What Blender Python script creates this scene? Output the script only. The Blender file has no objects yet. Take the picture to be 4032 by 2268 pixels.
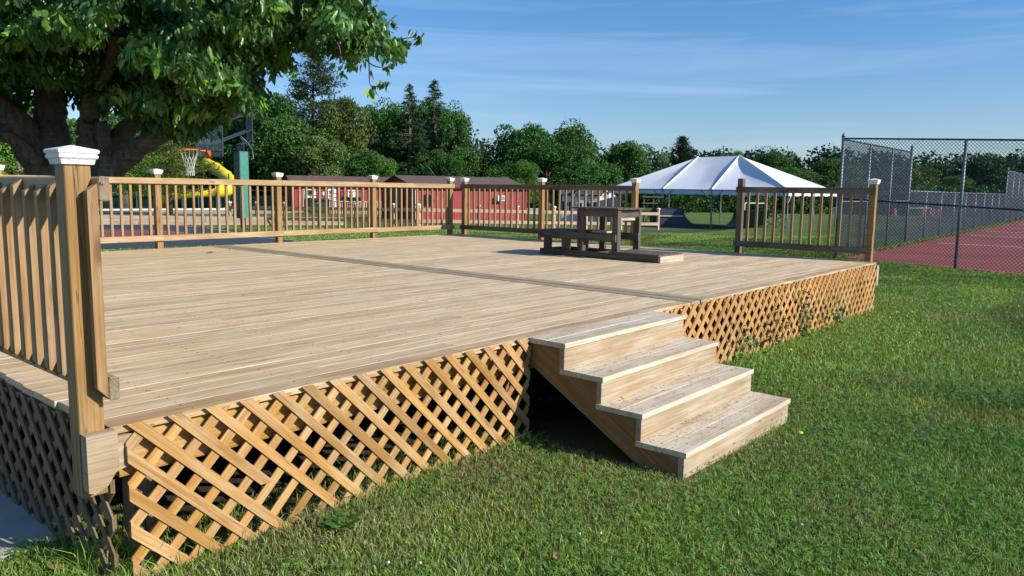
import bpy, math, random
import numpy as np
from mathutils import Vector, Matrix
random.seed(7); RNG = np.random.default_rng(7)
sc = bpy.context.scene
COL = sc.collection
R = math.radians

# ------------------------------------------------------------------ camera (solved from the deck's geometry)
CX, CY, CZ = -1.29037, -3.2676, 1.70686
YAW, PIT, ROL, FPX = 0.70428, -0.12794, 0.01479, 3027.985
f = Vector((math.cos(YAW)*math.cos(PIT), math.sin(YAW)*math.cos(PIT), math.sin(PIT)))
r0 = Vector((math.sin(YAW), -math.cos(YAW), 0)); u0 = r0.cross(f)
cr, sr = math.cos(ROL), math.sin(ROL)
CR = r0*cr + u0*sr; CU = -r0*sr + u0*cr; CP = Vector((CX, CY, CZ))
cam = bpy.data.cameras.new('camera'); cam.sensor_width = 36; cam.lens = FPX/4032*36
cam.clip_start = .05; cam.clip_end = 3000
co = bpy.data.objects.new('camera', cam); COL.objects.link(co)
co.matrix_world = Matrix(((CR.x, CU.x, -f.x, CX), (CR.y, CU.y, -f.y, CY), (CR.z, CU.z, -f.z, CZ), (0, 0, 0, 1)))
sc.camera = co
F2 = Vector((math.cos(YAW), math.sin(YAW))); R2 = Vector((math.sin(YAW), -math.cos(YAW)))

def ray(px, py): return f*FPX + CR*(px-2016) - CU*(py-1134)
def fwd(px, py, d):                       # the point that many metres ahead
    v = ray(px, py); return CP + v*(d/FPX)
def onz(px, py, z=0.):
    v = ray(px, py); return CP + v*((z-CZ)/v.z)
def onax(px, py, ax, val):
    v = ray(px, py); return CP + v*((val-CP[ax])/v[ax])
def sstep(a, b, x):
    t = np.clip((x-a)/(b-a), 0, 1); return t*t*(3-2*t)
def terr(x, y):
    x = np.asarray(x, float); y = np.asarray(y, float)
    d = (x-CX)*F2.x+(y-CY)*F2.y; l = (x-CX)*R2.x+(y-CY)*R2.y
    k = l/np.maximum(d, 1)
    z = -.035*np.clip(d-30, 0, 15) - .0075*np.clip(d-45, 0, 90)
    return z*(1-sstep(.40, .45, k)*(1-sstep(62, 90, d)))
def gnd(px, py):
    p = onz(px, py, 0)
    for _ in range(30): p = onz(px, py, float(terr(p.x, p.y)))
    return p
def ground_at(px, d):                     # ground point under pixel column px, d ahead
    l = (px-2016)/FPX*d
    x = CX+F2.x*d+R2.x*l; y = CY+F2.y*d+R2.y*l
    return Vector((x, y, float(terr(x, y))))

def vnoise(x, y, s, seed):
    rg = np.random.default_rng(seed).random((256, 256))
    X = np.asarray(x)/s+1000.; Y = np.asarray(y)/s+1000.
    i = np.floor(X).astype(int); j = np.floor(Y).astype(int); a = X-i; b = Y-j
    a = a*a*(3-2*a); b = b*b*(3-2*b)
    g = lambda p, q: rg[p % 256, q % 256]
    return (g(i, j)*(1-a)+g(i+1, j)*a)*(1-b)+(g(i, j+1)*(1-a)+g(i+1, j+1)*a)*b

# ------------------------------------------------------------------ materials
class NT:
    def __init__(s, name):
        s.m = bpy.data.materials.new(name); s.m.use_nodes = True; s.t = s.m.node_tree; s.n = s.t.nodes; s.l = s.t.links
        s.n.clear(); s.out = s.n.new('ShaderNodeOutputMaterial')
    def node(s, typ, **kw):
        nd = s.n.new(typ)
        for k, v in kw.items():
            if k in nd.inputs.keys(): pass
            setattr(nd, k, v)
        return nd
    def put(s, sock, v):
        if isinstance(v, (int, float)): sock.default_value = v
        elif isinstance(v, (tuple, list)): sock.default_value = tuple(v) if len(v) == len(sock.default_value) else tuple(v)+(1,)
        else: s.l.new(v, sock)
    def math(s, op, a, b=0., c=0.):
        nd = s.n.new('ShaderNodeMath'); nd.operation = op
        for i, v in enumerate((a, b, c)): s.put(nd.inputs[i], v)
        return nd.outputs[0]
    def vmath(s, op, a, b=(0, 0, 0)):
        nd = s.n.new('ShaderNodeVectorMath'); nd.operation = op
        s.put(nd.inputs[0], a); s.put(nd.inputs[1], b)
        return nd.outputs[0]
    def mix(s, fac, a, b, mode='MIX'):
        nd = s.n.new('ShaderNodeMix'); nd.data_type = 'RGBA'; nd.blend_type = mode
        s.put(nd.inputs['Factor'], fac); s.put(nd.inputs[6], a); s.put(nd.inputs[7], b)
        return nd.outputs[2]
    def noise(s, vec, scale, detail=3., rough=.55, dist=0.):
        nd = s.n.new('ShaderNodeTexNoise')
        s.put(nd.inputs['Vector'], vec); nd.inputs['Scale'].default_value = scale
        nd.inputs['Detail'].default_value = detail; nd.inputs['Roughness'].default_value = rough
        nd.inputs['Distortion'].default_value = dist
        return nd.outputs['Fac']
    def ramp(s, fac, stops):
        nd = s.n.new('ShaderNodeValToRGB'); e = nd.color_ramp.elements
        while len(e) < len(stops): e.new(.5)
        for el, (p, c) in zip(e, stops):
            el.position = p; el.color = (c, c, c, 1) if isinstance(c, (int, float)) else tuple(c)+(1,)
        s.l.new(fac, nd.inputs[0]); return nd.outputs[0]
    def attr(s, name, out='Vector'):
        nd = s.n.new('ShaderNodeAttribute'); nd.attribute_name = name; return nd.outputs[out]
    def objvec(s):
        return s.n.new('ShaderNodeTexCoord').outputs['Object']
    def pos(s): return s.n.new('ShaderNodeNewGeometry').outputs['Position']
    def bump(s, h, strength=.3, dist=.01):
        nd = s.n.new('ShaderNodeBump'); nd.inputs['Strength'].default_value = strength
        nd.inputs['Distance'].default_value = dist; s.l.new(h, nd.inputs['Height']); return nd.outputs[0]
    def bsdf(s, col, rough=.7, metal=0., normal=None, spec=.4, **kw):
        b = s.n.new('ShaderNodeBsdfPrincipled')
        s.put(b.inputs['Base Color'], col); s.put(b.inputs['Roughness'], rough); s.put(b.inputs['Metallic'], metal)
        b.inputs['Specular IOR Level'].default_value = spec
        if normal is not None: s.l.new(normal, b.inputs['Normal'])
        for k, v in kw.items(): s.put(b.inputs[k.replace('_', ' ')], v)
        s.l.new(b.outputs[0], s.out.inputs[0]); return b

def hx(r, g, b):
    L = lambda c: (c/255/12.92) if c/255 <= .04045 else ((c/255+.055)/1.055)**2.4
    return (L(r), L(g), L(b))

def plain(name, col, rough=.6, metal=0., vary=.12, scale=6., spec=.4, bump=0.):
    t = NT(name); o = t.objvec(); n = t.noise(o, scale, 4)
    c = t.mix(t.ramp(n, [(.3, 0.), (.7, 1.)]), tuple(x*(1-vary) for x in col), tuple(min(1, x*(1+vary)) for x in col))
    nr = t.bump(t.noise(o, scale*8, 3), bump, .01) if bump else None
    t.bsdf(c, rough, metal, nr, spec); return t.m

def wood(name, dark, mid, light, pale=None, pale_amt=0., grey=None, grey_amt=0., rough=.7, knots=.5, cracks=0., isl=.16, specks=0., bump=.35, streak=0.):
    """boards: 'grain' carries board-space metres, x along the grain"""
    t = NT(name); g = t.attr('grain'); geo = t.n.new('ShaderNodeNewGeometry'); ri = geo.outputs['Random Per Island']
    oi = t.n.new('ShaderNodeObjectInfo').outputs['Random']
    off = t.math('MULTIPLY', t.math('ADD', ri, oi), 71.3)
    cx = t.n.new('ShaderNodeCombineXYZ'); [t.l.new(off, cx.inputs[i]) for i in range(3)]
    v = t.vmath('ADD', g, cx.outputs[0])
    fine = t.noise(t.vmath('MULTIPLY', v, (2.2, 95, 95)), 1., 4, .65)
    med = t.noise(t.vmath('MULTIPLY', v, (.9, 22, 22)), 1., 4, .6, 1.2)
    blot = t.noise(t.vmath('MULTIPLY', v, (2.2, 7, 7)), 1., 4, .6)
    blot2 = t.noise(t.vmath('MULTIPLY', v, (.7, 2.5, 2.5)), 1., 3, .6)
    c = t.ramp(med, [(.28, dark), (.5, mid), (.72, light)])
    c = t.mix(t.math('MULTIPLY', t.ramp(fine, [(.42, 1.), (.56, 0.)]), .38), c, tuple(x*.62 for x in dark))
    b = t.math('ADD', 1-isl, t.math('MULTIPLY', t.math('FRACT', t.math('MULTIPLY', ri, 7.13)), isl*2))
    bc = t.n.new('ShaderNodeCombineColor'); [t.l.new(b, bc.inputs[i]) for i in range(3)]
    c = t.mix(1., c, bc.outputs[0], 'MULTIPLY')
    if grey is not None:
        c = t.mix(t.math('MULTIPLY', t.ramp(blot2, [(.38, 0.), (.68, 1.)]), grey_amt), c, grey)
    if pale is not None:
        pm = t.math('MULTIPLY', t.ramp(blot, [(.42, 0.), (.66, 1.)]), t.ramp(fine, [(.36, .35), (.6, 1.)]))
        c = t.mix(t.math('MULTIPLY', pm, pale_amt), c, pale)
    if streak:
        s1 = t.noise(t.vmath('MULTIPLY', v, (1.1, 60, 60)), 1., 2, .5)
        c = t.mix(t.math('MULTIPLY', t.ramp(s1, [(.66, 0.), (.72, 1.)]), streak), c, (.80, .72, .58))
        s2 = t.noise(t.vmath('MULTIPLY', t.vmath('ADD', v, (9, 3, 1)), (1.3, 48, 48)), 1., 2, .5)
        c = t.mix(t.math('MULTIPLY', t.ramp(s2, [(.68, 0.), (.74, 1.)]), streak*.75), c, tuple(x*.4 for x in dark))
    h = fine
    if knots:
        vo = t.n.new('ShaderNodeTexVoronoi'); vo.feature = 'F1'; t.l.new(t.vmath('MULTIPLY', v, (2.1, 6.5, 6.5)), vo.inputs['Vector'])
        vo.inputs['Scale'].default_value = 1.
        sx = t.n.new('ShaderNodeSeparateColor'); t.l.new(vo.outputs['Color'], sx.inputs[0])
        kf = t.math('MULTIPLY', t.ramp(vo.outputs['Distance'], [(.07, 1.), (.17, 0.)]), t.math('GREATER_THAN', sx.outputs[0], .72))
        c = t.mix(t.math('MULTIPLY', kf, knots), c, tuple(x*.33 for x in dark))
    if cracks:
        ck = t.noise(t.vmath('MULTIPLY', v, (1.0, 26, 26)), 1., 3, .5, .6)
        cm = t.ramp(t.math('ABSOLUTE', t.math('SUBTRACT', ck, .5)), [(.004, 1.), (.014, 0.)])
        gate = t.ramp(t.noise(t.vmath('MULTIPLY', v, (1.6, 5, 5)), 1., 2), [(.5, 0.), (.56, 1.)])
        cm = t.math('MULTIPLY', cm, gate)
        c = t.mix(t.math('MULTIPLY', cm, cracks), c, tuple(x*.16 for x in dark))
        h = t.math('SUBTRACT', h, t.math('MULTIPLY', cm, 1.5))
    if specks:
        vs = t.n.new('ShaderNodeTexVoronoi'); t.l.new(t.vmath('MULTIPLY', v, (9, 26, 26)), vs.inputs['Vector']); vs.inputs['Scale'].default_value = 1.
        s3 = t.n.new('ShaderNodeSeparateColor'); t.l.new(vs.outputs['Color'], s3.inputs[0])
        sm = t.math('MULTIPLY', t.ramp(vs.outputs['Distance'], [(.10, 1.), (.2, 0.)]), t.math('GREATER_THAN', s3.outputs[1], 1-specks))
        c = t.mix(t.math('MULTIPLY', sm, .8), c, (.07, .045, .025))
    rr = t.ramp(blot, [(.3, rough-.12), (.7, min(1, rough+.12))])
    t.bsdf(c, rr, 0, t.bump(h, bump, .004), .35)
    return t.m

M = {}
M['deck'] = wood('deck_wood', (.45, .29, .14), (.645, .475, .285), (.74, .58, .38), (.84, .75, .60), .28, (.42, .30, .17), .22, .68, .4, 0, .15, .14, .3, .5)
M['deck_brown'] = wood('deck_front_wood', (.34, .19, .08), (.50, .33, .17), (.62, .46, .28), (.74, .64, .48), .5, (.38, .23, .10), .35, .6, .4, 0, .12, .1, .3, .5)
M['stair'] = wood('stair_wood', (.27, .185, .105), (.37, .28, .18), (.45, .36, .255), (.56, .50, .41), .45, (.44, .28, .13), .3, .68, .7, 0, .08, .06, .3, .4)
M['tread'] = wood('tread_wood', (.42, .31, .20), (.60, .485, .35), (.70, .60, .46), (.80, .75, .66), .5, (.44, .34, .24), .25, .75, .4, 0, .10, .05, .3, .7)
M['stringer'] = wood('stringer_wood', (.22, .115, .042), (.29, .165, .068), (.35, .215, .105), None, 0, None, 0, .65, .5)
M['strip'] = wood('old_strip_wood', (.22, .165, .095), (.33, .26, .16), (.43, .35, .23), (.52, .45, .33), .4, (.30, .255, .175), .5, .8, .4, .4, .12, .06, .4)
M['rail'] = wood('rail_wood', (0.284, 0.172, 0.073), (0.387, 0.249, 0.120), (0.464, 0.323, 0.176), (.62, .50, .34), .4, None, 0, .6, .7, 0, .10, 0)
M['dark_rail'] = wood('shade_toned_rail_wood', (0.075, 0.047, 0.024), (0.103, 0.069, 0.037), (0.128, 0.092, 0.056), (.5, .42, .32), .3, (.24, .20, .15), .5, .75, .6, .3, .12)  # greyer rail wood with the right run's shade put into its colour
M['baluster'] = wood('baluster_wood', (.28, .13, .035), (.38, .20, .06), (.48, .285, .105), (.50, .40, .28), .35, (.28, .21, .14), .4, .55, .7, .3, .28)
M['post'] = wood('post_wood', (.23, .11, .03), (.33, .175, .05), (.43, .25, .09), (.46, .32, .16), .3, (.24, .165, .085), .3, .55, .9, 1., .12)
M['shade_bal'] = wood('shaded_baluster_wood', (.13, .078, .035), (.185, .12, .058), (.25, .17, .09), None, 0, (.15, .125, .09), .4, .7, .6, .3, .2)  # shade of the left lattice put into a darker wood colour
M['far_bal'] = wood('far_baluster_wood', (.22, .13, .055), (.30, .19, .085), (.38, .26, .13), None, 0, (.24, .19, .13), .4, .7, .6, .3, .2)  # right-run balusters, partly darkened in colour for their shaded faces
M['endgrain'] = wood('end_grain_wood', (0.132, 0.090, 0.054), (0.252, 0.180, 0.114), (0.348, 0.264, 0.180), None, 0, (.30, .25, .19), .4, .8, 0, 1.)
M['lattice'] = wood('lattice_wood', (0.317, 0.144, 0.034), (0.422, 0.216, 0.058), (0.509, 0.307, 0.106), (.60, .47, .30), .50, (.34, .22, .11), .35, .5, .7, .4, .28)
M['lattice_red'] = wood('lattice_wood_reddish', (.36, .145, .035), (.46, .215, .058), (.54, .30, .10), (.58, .43, .25), .4, (.36, .23, .11), .35, .55, .6, .4, .28)
M['rim'] = wood('rim_wood', (.34, .16, .025), (.45, .235, .045), (.53, .32, .09), (.58, .45, .28), .5, None, 0, .45, .5)
M['old'] = wood('old_grey_wood', (.055, .040, .030), (.095, .074, .056), (.15, .12, .093), (.26, .22, .17), .3, (.10, .09, .08), .5, .85, .5, .7, .22, .04, .6)
M['old_light'] = wood('old_bleached_wood', (.36, .27, .19), (.50, .40, .30), (.60, .50, .39), (.7, .6, .5), .3, None, 0, .8, .5, .5)
M['pink'] = wood('fence_wood', (0.508, 0.332, 0.211), (0.641, 0.452, 0.309), (0.729, 0.552, 0.410), None, 0, None, 0, .75, .5)
M['darkfence'] = wood('shade_toned_dark_wood', (.12, .10, .06), (.17, .14, .09), (.22, .19, .13), None, 0, None, 0, .8, .3)  # shade of the left fence run put into the colour; also plain dark parts
M['timber'] = wood('landscape_timber', (0.203, 0.150, 0.105), (0.285, 0.217, 0.165), (0.360, 0.292, 0.232), None, 0, (.36, .33, .28), .5, .85, .5, .8, .25)
t = NT('white_paint'); o = t.pos()
n = t.noise(t.vmath('MULTIPLY', o, (60, 60, 190)), 1., 4, .6)
c = t.mix(t.ramp(n, [(.34, 0.), (.42, 1.)]), (.36, .34, .30), (.78, .78, .76))
c = t.mix(t.ramp(t.noise(o, 24, 4, .7), [(.54, 0.), (.70, 1.)]), c, (.60, .59, .55))
t.bsdf(c, .45, 0, t.bump(n, .25, .002)); M['cap'] = t.m
M['white'] = plain('white_plastic', (.78, .78, .78), .4, 0, .04)
M['tent'] = plain('tent_fabric', (.68, .70, .75), .55, 0, .03, 1.2, .3)
M['valance'] = plain('tent_valance_fabric', (.50, .58, .72), .6, 0, .05)
M['siding'] = None
M['black_metal'] = plain('black_metal', (.012, .017, .03), .4, 0, .2, 8, .5)
M['galv'] = plain('galvanised_steel', (.15, .175, .20), .5, .3, .15, 3)
M['galv_dark'] = plain('dark_coated_steel', (.030, .045, .060), .5, .2, .25, 3)
M['wire'] = plain('fence_wire', (.045, .060, .085), .5, .2, .1, 2)
M['wire_light'] = plain('fence_wire_bright', (.085, .10, .13), .5, .2, .1, 2)
M['orange'] = plain('orange_paint', (.75, .16, .03), .5, 0, .15)
M['yellow'] = plain('yellow_fibreglass', (.80, .62, .02), .35, 0, .06, 2)
M['pad_lit'] = plain('green_vinyl', (.045, .205, .16), .38, 0, .14, 7, .5, .6)
M['pad_dark'] = plain('shade_and_dark_green_vinyl', (.012, .05, .04), .45, 0, .1, 4)  # shade of the lettered pad face as colour; own dark green on the ramp
M['letter'] = plain('faded_orange_print', (.42, .20, .04), .6, 0, .3, 30)
M['netcord'] = plain('net_cord', (.62, .60, .55), .8)
M['green_mesh'] = plain('green_screen_mesh', (.018, .085, .07), .8, 0, .25, 1.5)
M['green_paint'] = plain('green_paint', (.015, .10, .085), .5, 0, .1)
M['conc'] = plain('pale_concrete', (.40, .37, .33), .85, 0, .14, 2.2, .3, .3)
M['conc_light'] = plain('pool_coping', (.70, .70, .70), .7, 0, .05)
M['ramp'] = plain('ramp_panel', (.035, .045, .07), .6, 0, .2, 1.5)
M['roof'] = None
M['dark_glass'] = plain('dark_window_glass', (.02, .025, .03), .15, 0, .2, 3, .6)
M['trash'] = plain('grey_plastic', (.22, .23, .24), .7)
M['paper'] = plain('dry_leaf', (.32, .17, .08), .8, 0, .3, 40)

def stripes(name, col, axis_scale, ax, depth, rough=.6, vary=.1, dark=.45):
    """boards/courses: narrow grooves every 1/axis_scale metres along object axis ax"""
    t = NT(name); o = t.objvec(); s = t.n.new('ShaderNodeSeparateXYZ'); t.l.new(o, s.inputs[0])
    fr = t.math('FRACT', t.math('MULTIPLY', s.outputs[ax], axis_scale))
    m = t.ramp(fr, [(0., 1.), (depth, 0.)])
    n = t.noise(o, 3., 4)
    c = t.mix(t.ramp(n, [(.3, 0.), (.7, 1.)]), tuple(x*(1-vary) for x in col), tuple(x*(1+vary) for x in col))
    c = t.mix(m, c, tuple(x*dark for x in col))
    t.bsdf(c, rough, 0, t.bump(t.math('SUBTRACT', 1., m), .5, .02)); return t.m
M['red'] = stripes('red_board_siding', (.31, .035, .042), 5., 0, .14)
M['siding'] = stripes('white_lap_siding', (.74, .75, .78), 8., 2, .16, .5, .03, .55)
def shingle(name, col):
    t = NT(name); o = t.pos()
    b = t.n.new('ShaderNodeTexBrick'); t.l.new(t.vmath('MULTIPLY', t.objvec(), (1, 1, 1)), b.inputs['Vector'])
    b.inputs['Color1'].default_value = tuple(x*.75 for x in col)+(1,); b.inputs['Color2'].default_value = tuple(x*1.2 for x in col)+(1,)
    b.inputs['Mortar'].default_value = tuple(x*.4 for x in col)+(1,)
    b.inputs['Scale'].default_value = 1.; b.inputs['Brick Width'].default_value = .45; b.inputs['Row Height'].default_value = .16; b.inputs['Mortar Size'].default_value = .012
    c = t.mix(t.math('MULTIPLY', t.noise(o, 14., 4), .5), b.outputs['Color'], col)
    t.bsdf(c, .9, 0); return t.m
M['roof'] = shingle('brown_shingles', (.135, .085, .075))
M['roof_grey'] = shingle('grey_shingles', (.10, .10, .11))

def court(name, col, wet):
    t = NT(name); p = t.pos(); n = t.noise(p, .35, 5, .6); n2 = t.noise(p, 40, 3)
    c = t.mix(t.ramp(n, [(.42, 0.), (.62, 1.)]), col, tuple(x*wet for x in col))
    c = t.mix(t.math('MULTIPLY', n2, .3), c, tuple(x*.6 for x in col))
    t.bsdf(c, .85, 0, t.bump(n2, .3, .005)); return t.m
M['court_red'] = court('red_court_surface', (.30, .075, .065), .72)
M['court_blue'] = court('blue_grey_court_surface', (.045, .058, .082), .75)
M['asphalt'] = court('dark_asphalt', (.055, .055, .058), .7)
M['line'] = plain('court_line_paint', (.62, .62, .62), .7, 0, .1, 3)
t = NT('pool_water'); n = t.noise(t.pos(), 1.4, 3)
t.bsdf((.02, .13, .15), .06, 0, t.bump(n, .25, .05), .6); M['water'] = t.m
t = NT('acrylic_glass')
gl = t.n.new('ShaderNodeBsdfGlossy'); gl.inputs['Roughness'].default_value = .03; gl.inputs['Color'].default_value = (.8, .85, .9, 1)
tr = t.n.new('ShaderNodeBsdfTransparent'); tr.inputs['Color'].default_value = (.72, .80, .80, 1)
mx = t.n.new('ShaderNodeMixShader'); mx.inputs[0].default_value = .05
t.l.new(tr.outputs[0], mx.inputs[1]); t.l.new(gl.outputs[0], mx.inputs[2]); t.l.new(mx.outputs[0], t.out.inputs[0]); M['acrylic'] = t.m

def foliage(name, trans=.25, rough=.5, spec=.35, gloss_var=False, boost=1.):
    t = NT(name); c = t.attr('col', 'Color')
    d = t.n.new('ShaderNodeBsdfPrincipled'); t.l.new(c, d.inputs['Base Color']); d.inputs['Roughness'].default_value = rough
    d.inputs['Specular IOR Level'].default_value = spec
    tl = t.n.new('ShaderNodeBsdfTranslucent'); t.l.new(t.mix(1., c, (1.5, 1.9, .7), 'MULTIPLY'), tl.inputs['Color'])
    mx = t.n.new('ShaderNodeMixShader'); mx.inputs[0].default_value = trans
    t.l.new(d.outputs[0], mx.inputs[1]); t.l.new(tl.outputs[0], mx.inputs[2]); t.l.new(mx.outputs[0], t.out.inputs[0]); return t.m
M['leaf'] = foliage('cherry_leaves', .28, .36, .5)
M['tree_leaf'] = foliage('tree_leaves', .2, .6, .2)
M['grass'] = foliage('grass_blades', .25, .6, .25)
def bark(name, dark, light, sc_=(4, 4, 1.2)):
    t = NT(name); p = t.pos(); n = t.noise(t.vmath('MULTIPLY', p, sc_), 3., 6, .7); n2 = t.noise(p, 2.2, 3)
    ring = t.noise(t.vmath('MULTIPLY', p, (2, 2, 26)), 1., 3, .6)
    c = t.mix(t.ramp(n, [(.35, 0.), (.65, 1.)]), dark, light)
    c = t.mix(t.math('MULTIPLY', t.ramp(ring, [(.55, 0.), (.65, 1.)]), .4), c, tuple(x*1.5 for x in light))
    c = t.mix(t.math('MULTIPLY', n2, .3), c, tuple(x*.5 for x in dark))
    t.bsdf(c, .9, 0, t.bump(n, .8, .03), .2); return t.m
M['bark'] = bark('cherry_bark', (.075, .06, .048), (.22, .19, .16))
M['bark_sunlit'] = bark('sunlit_cherry_bark', (.14, .115, .095), (.36, .32, .28))  # sunlight on the pruned limb put into a lighter bark colour
M['trunk'] = bark('forest_bark', (.06, .05, .04), (.20, .17, .14))

# lawn surface under the blades
t = NT('lawn_surface'); p = t.pos()
n1 = t.noise(p, .22, 5, .6); n2 = t.noise(p, 1.6, 5, .65); n3 = t.noise(p, 55, 4, .7)
g = t.mix(t.ramp(n1, [(.35, 0.), (.65, 1.)]), (.11, .175, .036), (.17, .225, .060))
g = t.mix(t.math('MULTIPLY', t.ramp(n2, [(.5, 0.), (.72, 1.)]), .5), g, (.15, .15, .06))
g = t.mix(t.math('MULTIPLY', t.ramp(n3, [(.35, 1.), (.6, 0.)]), .55), g, (.028, .045, .012))
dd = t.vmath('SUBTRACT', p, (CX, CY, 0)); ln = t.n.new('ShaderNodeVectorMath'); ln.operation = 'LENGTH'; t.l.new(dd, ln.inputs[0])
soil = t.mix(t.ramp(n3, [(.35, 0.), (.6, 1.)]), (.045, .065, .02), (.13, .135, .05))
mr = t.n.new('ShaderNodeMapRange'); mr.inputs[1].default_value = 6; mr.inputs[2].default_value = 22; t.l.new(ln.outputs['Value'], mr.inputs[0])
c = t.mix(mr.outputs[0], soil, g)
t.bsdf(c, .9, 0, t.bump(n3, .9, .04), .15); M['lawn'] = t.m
M['dirt'] = plain('bare_dirt', (.055, .042, .028), .95, 0, .35, 9, .1, .8)

# ------------------------------------------------------------------ mesh builder
class MB:
    def __init__(s): s.v = []; s.f = []; s.g = []; s.o = 0
    def add(s, verts, faces, grain=None):
        b = len(s.v); s.v += [tuple(v) for v in verts]; s.g += [tuple(g) for g in (grain if grain is not None else verts)]
        s.f += [tuple(b+i for i in fc) for fc in faces]
    def obox(s, c, ax, ay, az, lx, ly, lz, ch=0.):
        """box about c with unit axes ax (grain), ay, az and full sizes; ch = chamfer of the long edges"""
        c = Vector(c); ax = Vector(ax); ay = Vector(ay); az = Vector(az); off = random.random()*40
        if ch:
            h, w = lz/2, ly/2
            prof = [(-w+ch, -h), (w-ch, -h), (w, -h+ch), (w, h-ch), (w-ch, h), (-w+ch, h), (-w, h-ch), (-w, -h+ch)]
        else:
            prof = [(-ly/2, -lz/2), (ly/2, -lz/2), (ly/2, lz/2), (-ly/2, lz/2)]
        n = len(prof); V = []; G = []
        for sx in (-lx/2, lx/2):
            for a, b in prof: V.append(c+ax*sx+ay*a+az*b); G.append((sx+off, a+off*.37, b+off*.71))
        F = [tuple(range(n))[::-1], tuple(range(n, 2*n))]+[(i, (i+1) % n, n+(i+1) % n, n+i) for i in range(n)]
        s.add(V, F, G)
    def box(s, lo, hi, grain='auto', ch=0.):
        lo = Vector(lo); hi = Vector(hi); d = hi-lo; c = (lo+hi)/2
        k = max(range(3), key=lambda i: d[i]) if grain == 'auto' else grain
        E = [Vector((1, 0, 0)), Vector((0, 1, 0)), Vector((0, 0, 1))]; o1, o2 = (k+1) % 3, (k+2) % 3
        s.obox(c, E[k], E[o1], E[o2], d[k], d[o1], d[o2], ch)
    def beam(s, p, q, w, h, up=(0, 0, 1), ch=0.):
        p = Vector(p); q = Vector(q); a = (q-p); L = a.length; a.normalize(); up = Vector(up)
        b = up.cross(a)
        if b.length < 1e-4: b = Vector((1, 0, 0)).cross(a)
        b.normalize(); c = a.cross(b); s.obox((p+q)/2, a, b, c, L, w, h, ch)
    def prism(s, poly, o, ex, ey, ez, z0, z1, gdir=None):
        """extrude 2D poly (in ex, ey) along ez"""
        o = Vector(o); ex = Vector(ex); ey = Vector(ey); ez = Vector(ez); n = len(poly); off = random.random()*40
        gd = gdir or (1, 0); V = []; G = []
        for z in (z0, z1):
            for a, b in poly:
                V.append(o+ex*a+ey*b+ez*z); G.append((a*gd[0]+b*gd[1]+off, -a*gd[1]+b*gd[0]+off*.37, z+off*.7))
        F = [tuple(range(n))[::-1], tuple(range(n, 2*n))]+[(i, (i+1) % n, n+(i+1) % n, n+i) for i in range(n)]
        s.add(V, F, G)
    def tube(s, pts, rad, n=8, cap=True):
        pts = [Vector(p) for p in pts]; rad = rad if isinstance(rad, (list, tuple)) else [rad]*len(pts); V = []; F = []
        prev = None
        for i, p in enumerate(pts):
            d = (pts[min(i+1, len(pts)-1)]-pts[max(i-1, 0)]).normalized()
            if prev is None:
                a = d.cross(Vector((0, 0, 1)));
                if a.length < .1: a = d.cross(Vector((1, 0, 0)))
            else: a = prev-d*prev.dot(d)
            a.normalize(); prev = a; b = d.cross(a)
            for k in range(n):
                t_ = 2*math.pi*k/n; V.append(p+(a*math.cos(t_)+b*math.sin(t_))*rad[i])
        for i in range(len(pts)-1):
            for k in range(n): F.append((i*n+k, i*n+(k+1) % n, (i+1)*n+(k+1) % n, (i+1)*n+k))
        if cap: F.append(tuple(range(n))[::-1]); F.append(tuple((len(pts)-1)*n+k for k in range(n)))
        s.add(V, F)
    def face(s, pts): s.add(pts, [tuple(range(len(pts)))])
    def build(s, name, mat, parent=None, smooth=False, loc=None):
        me = bpy.data.meshes.new(name); off = Vector(parent['_w']) if parent is not None else Vector(loc or (0, 0, 0))
        me.from_pydata([tuple(Vector(v)-off) for v in s.v], [], s.f)
        at = me.attributes.new('grain', 'FLOAT_VECTOR', 'POINT'); at.data.foreach_set('vector', np.array(s.g, dtype=np.float32).ravel())
        if smooth: me.polygons.foreach_set('use_smooth', [True]*len(me.polygons))
        me.materials.append(mat); o = bpy.data.objects.new(name, me); COL.objects.link(o)
        if parent is not None: o.parent = parent; o['_w'] = list(off)
        else: o.location = off; o['_w'] = list(off)
        return o

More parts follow.
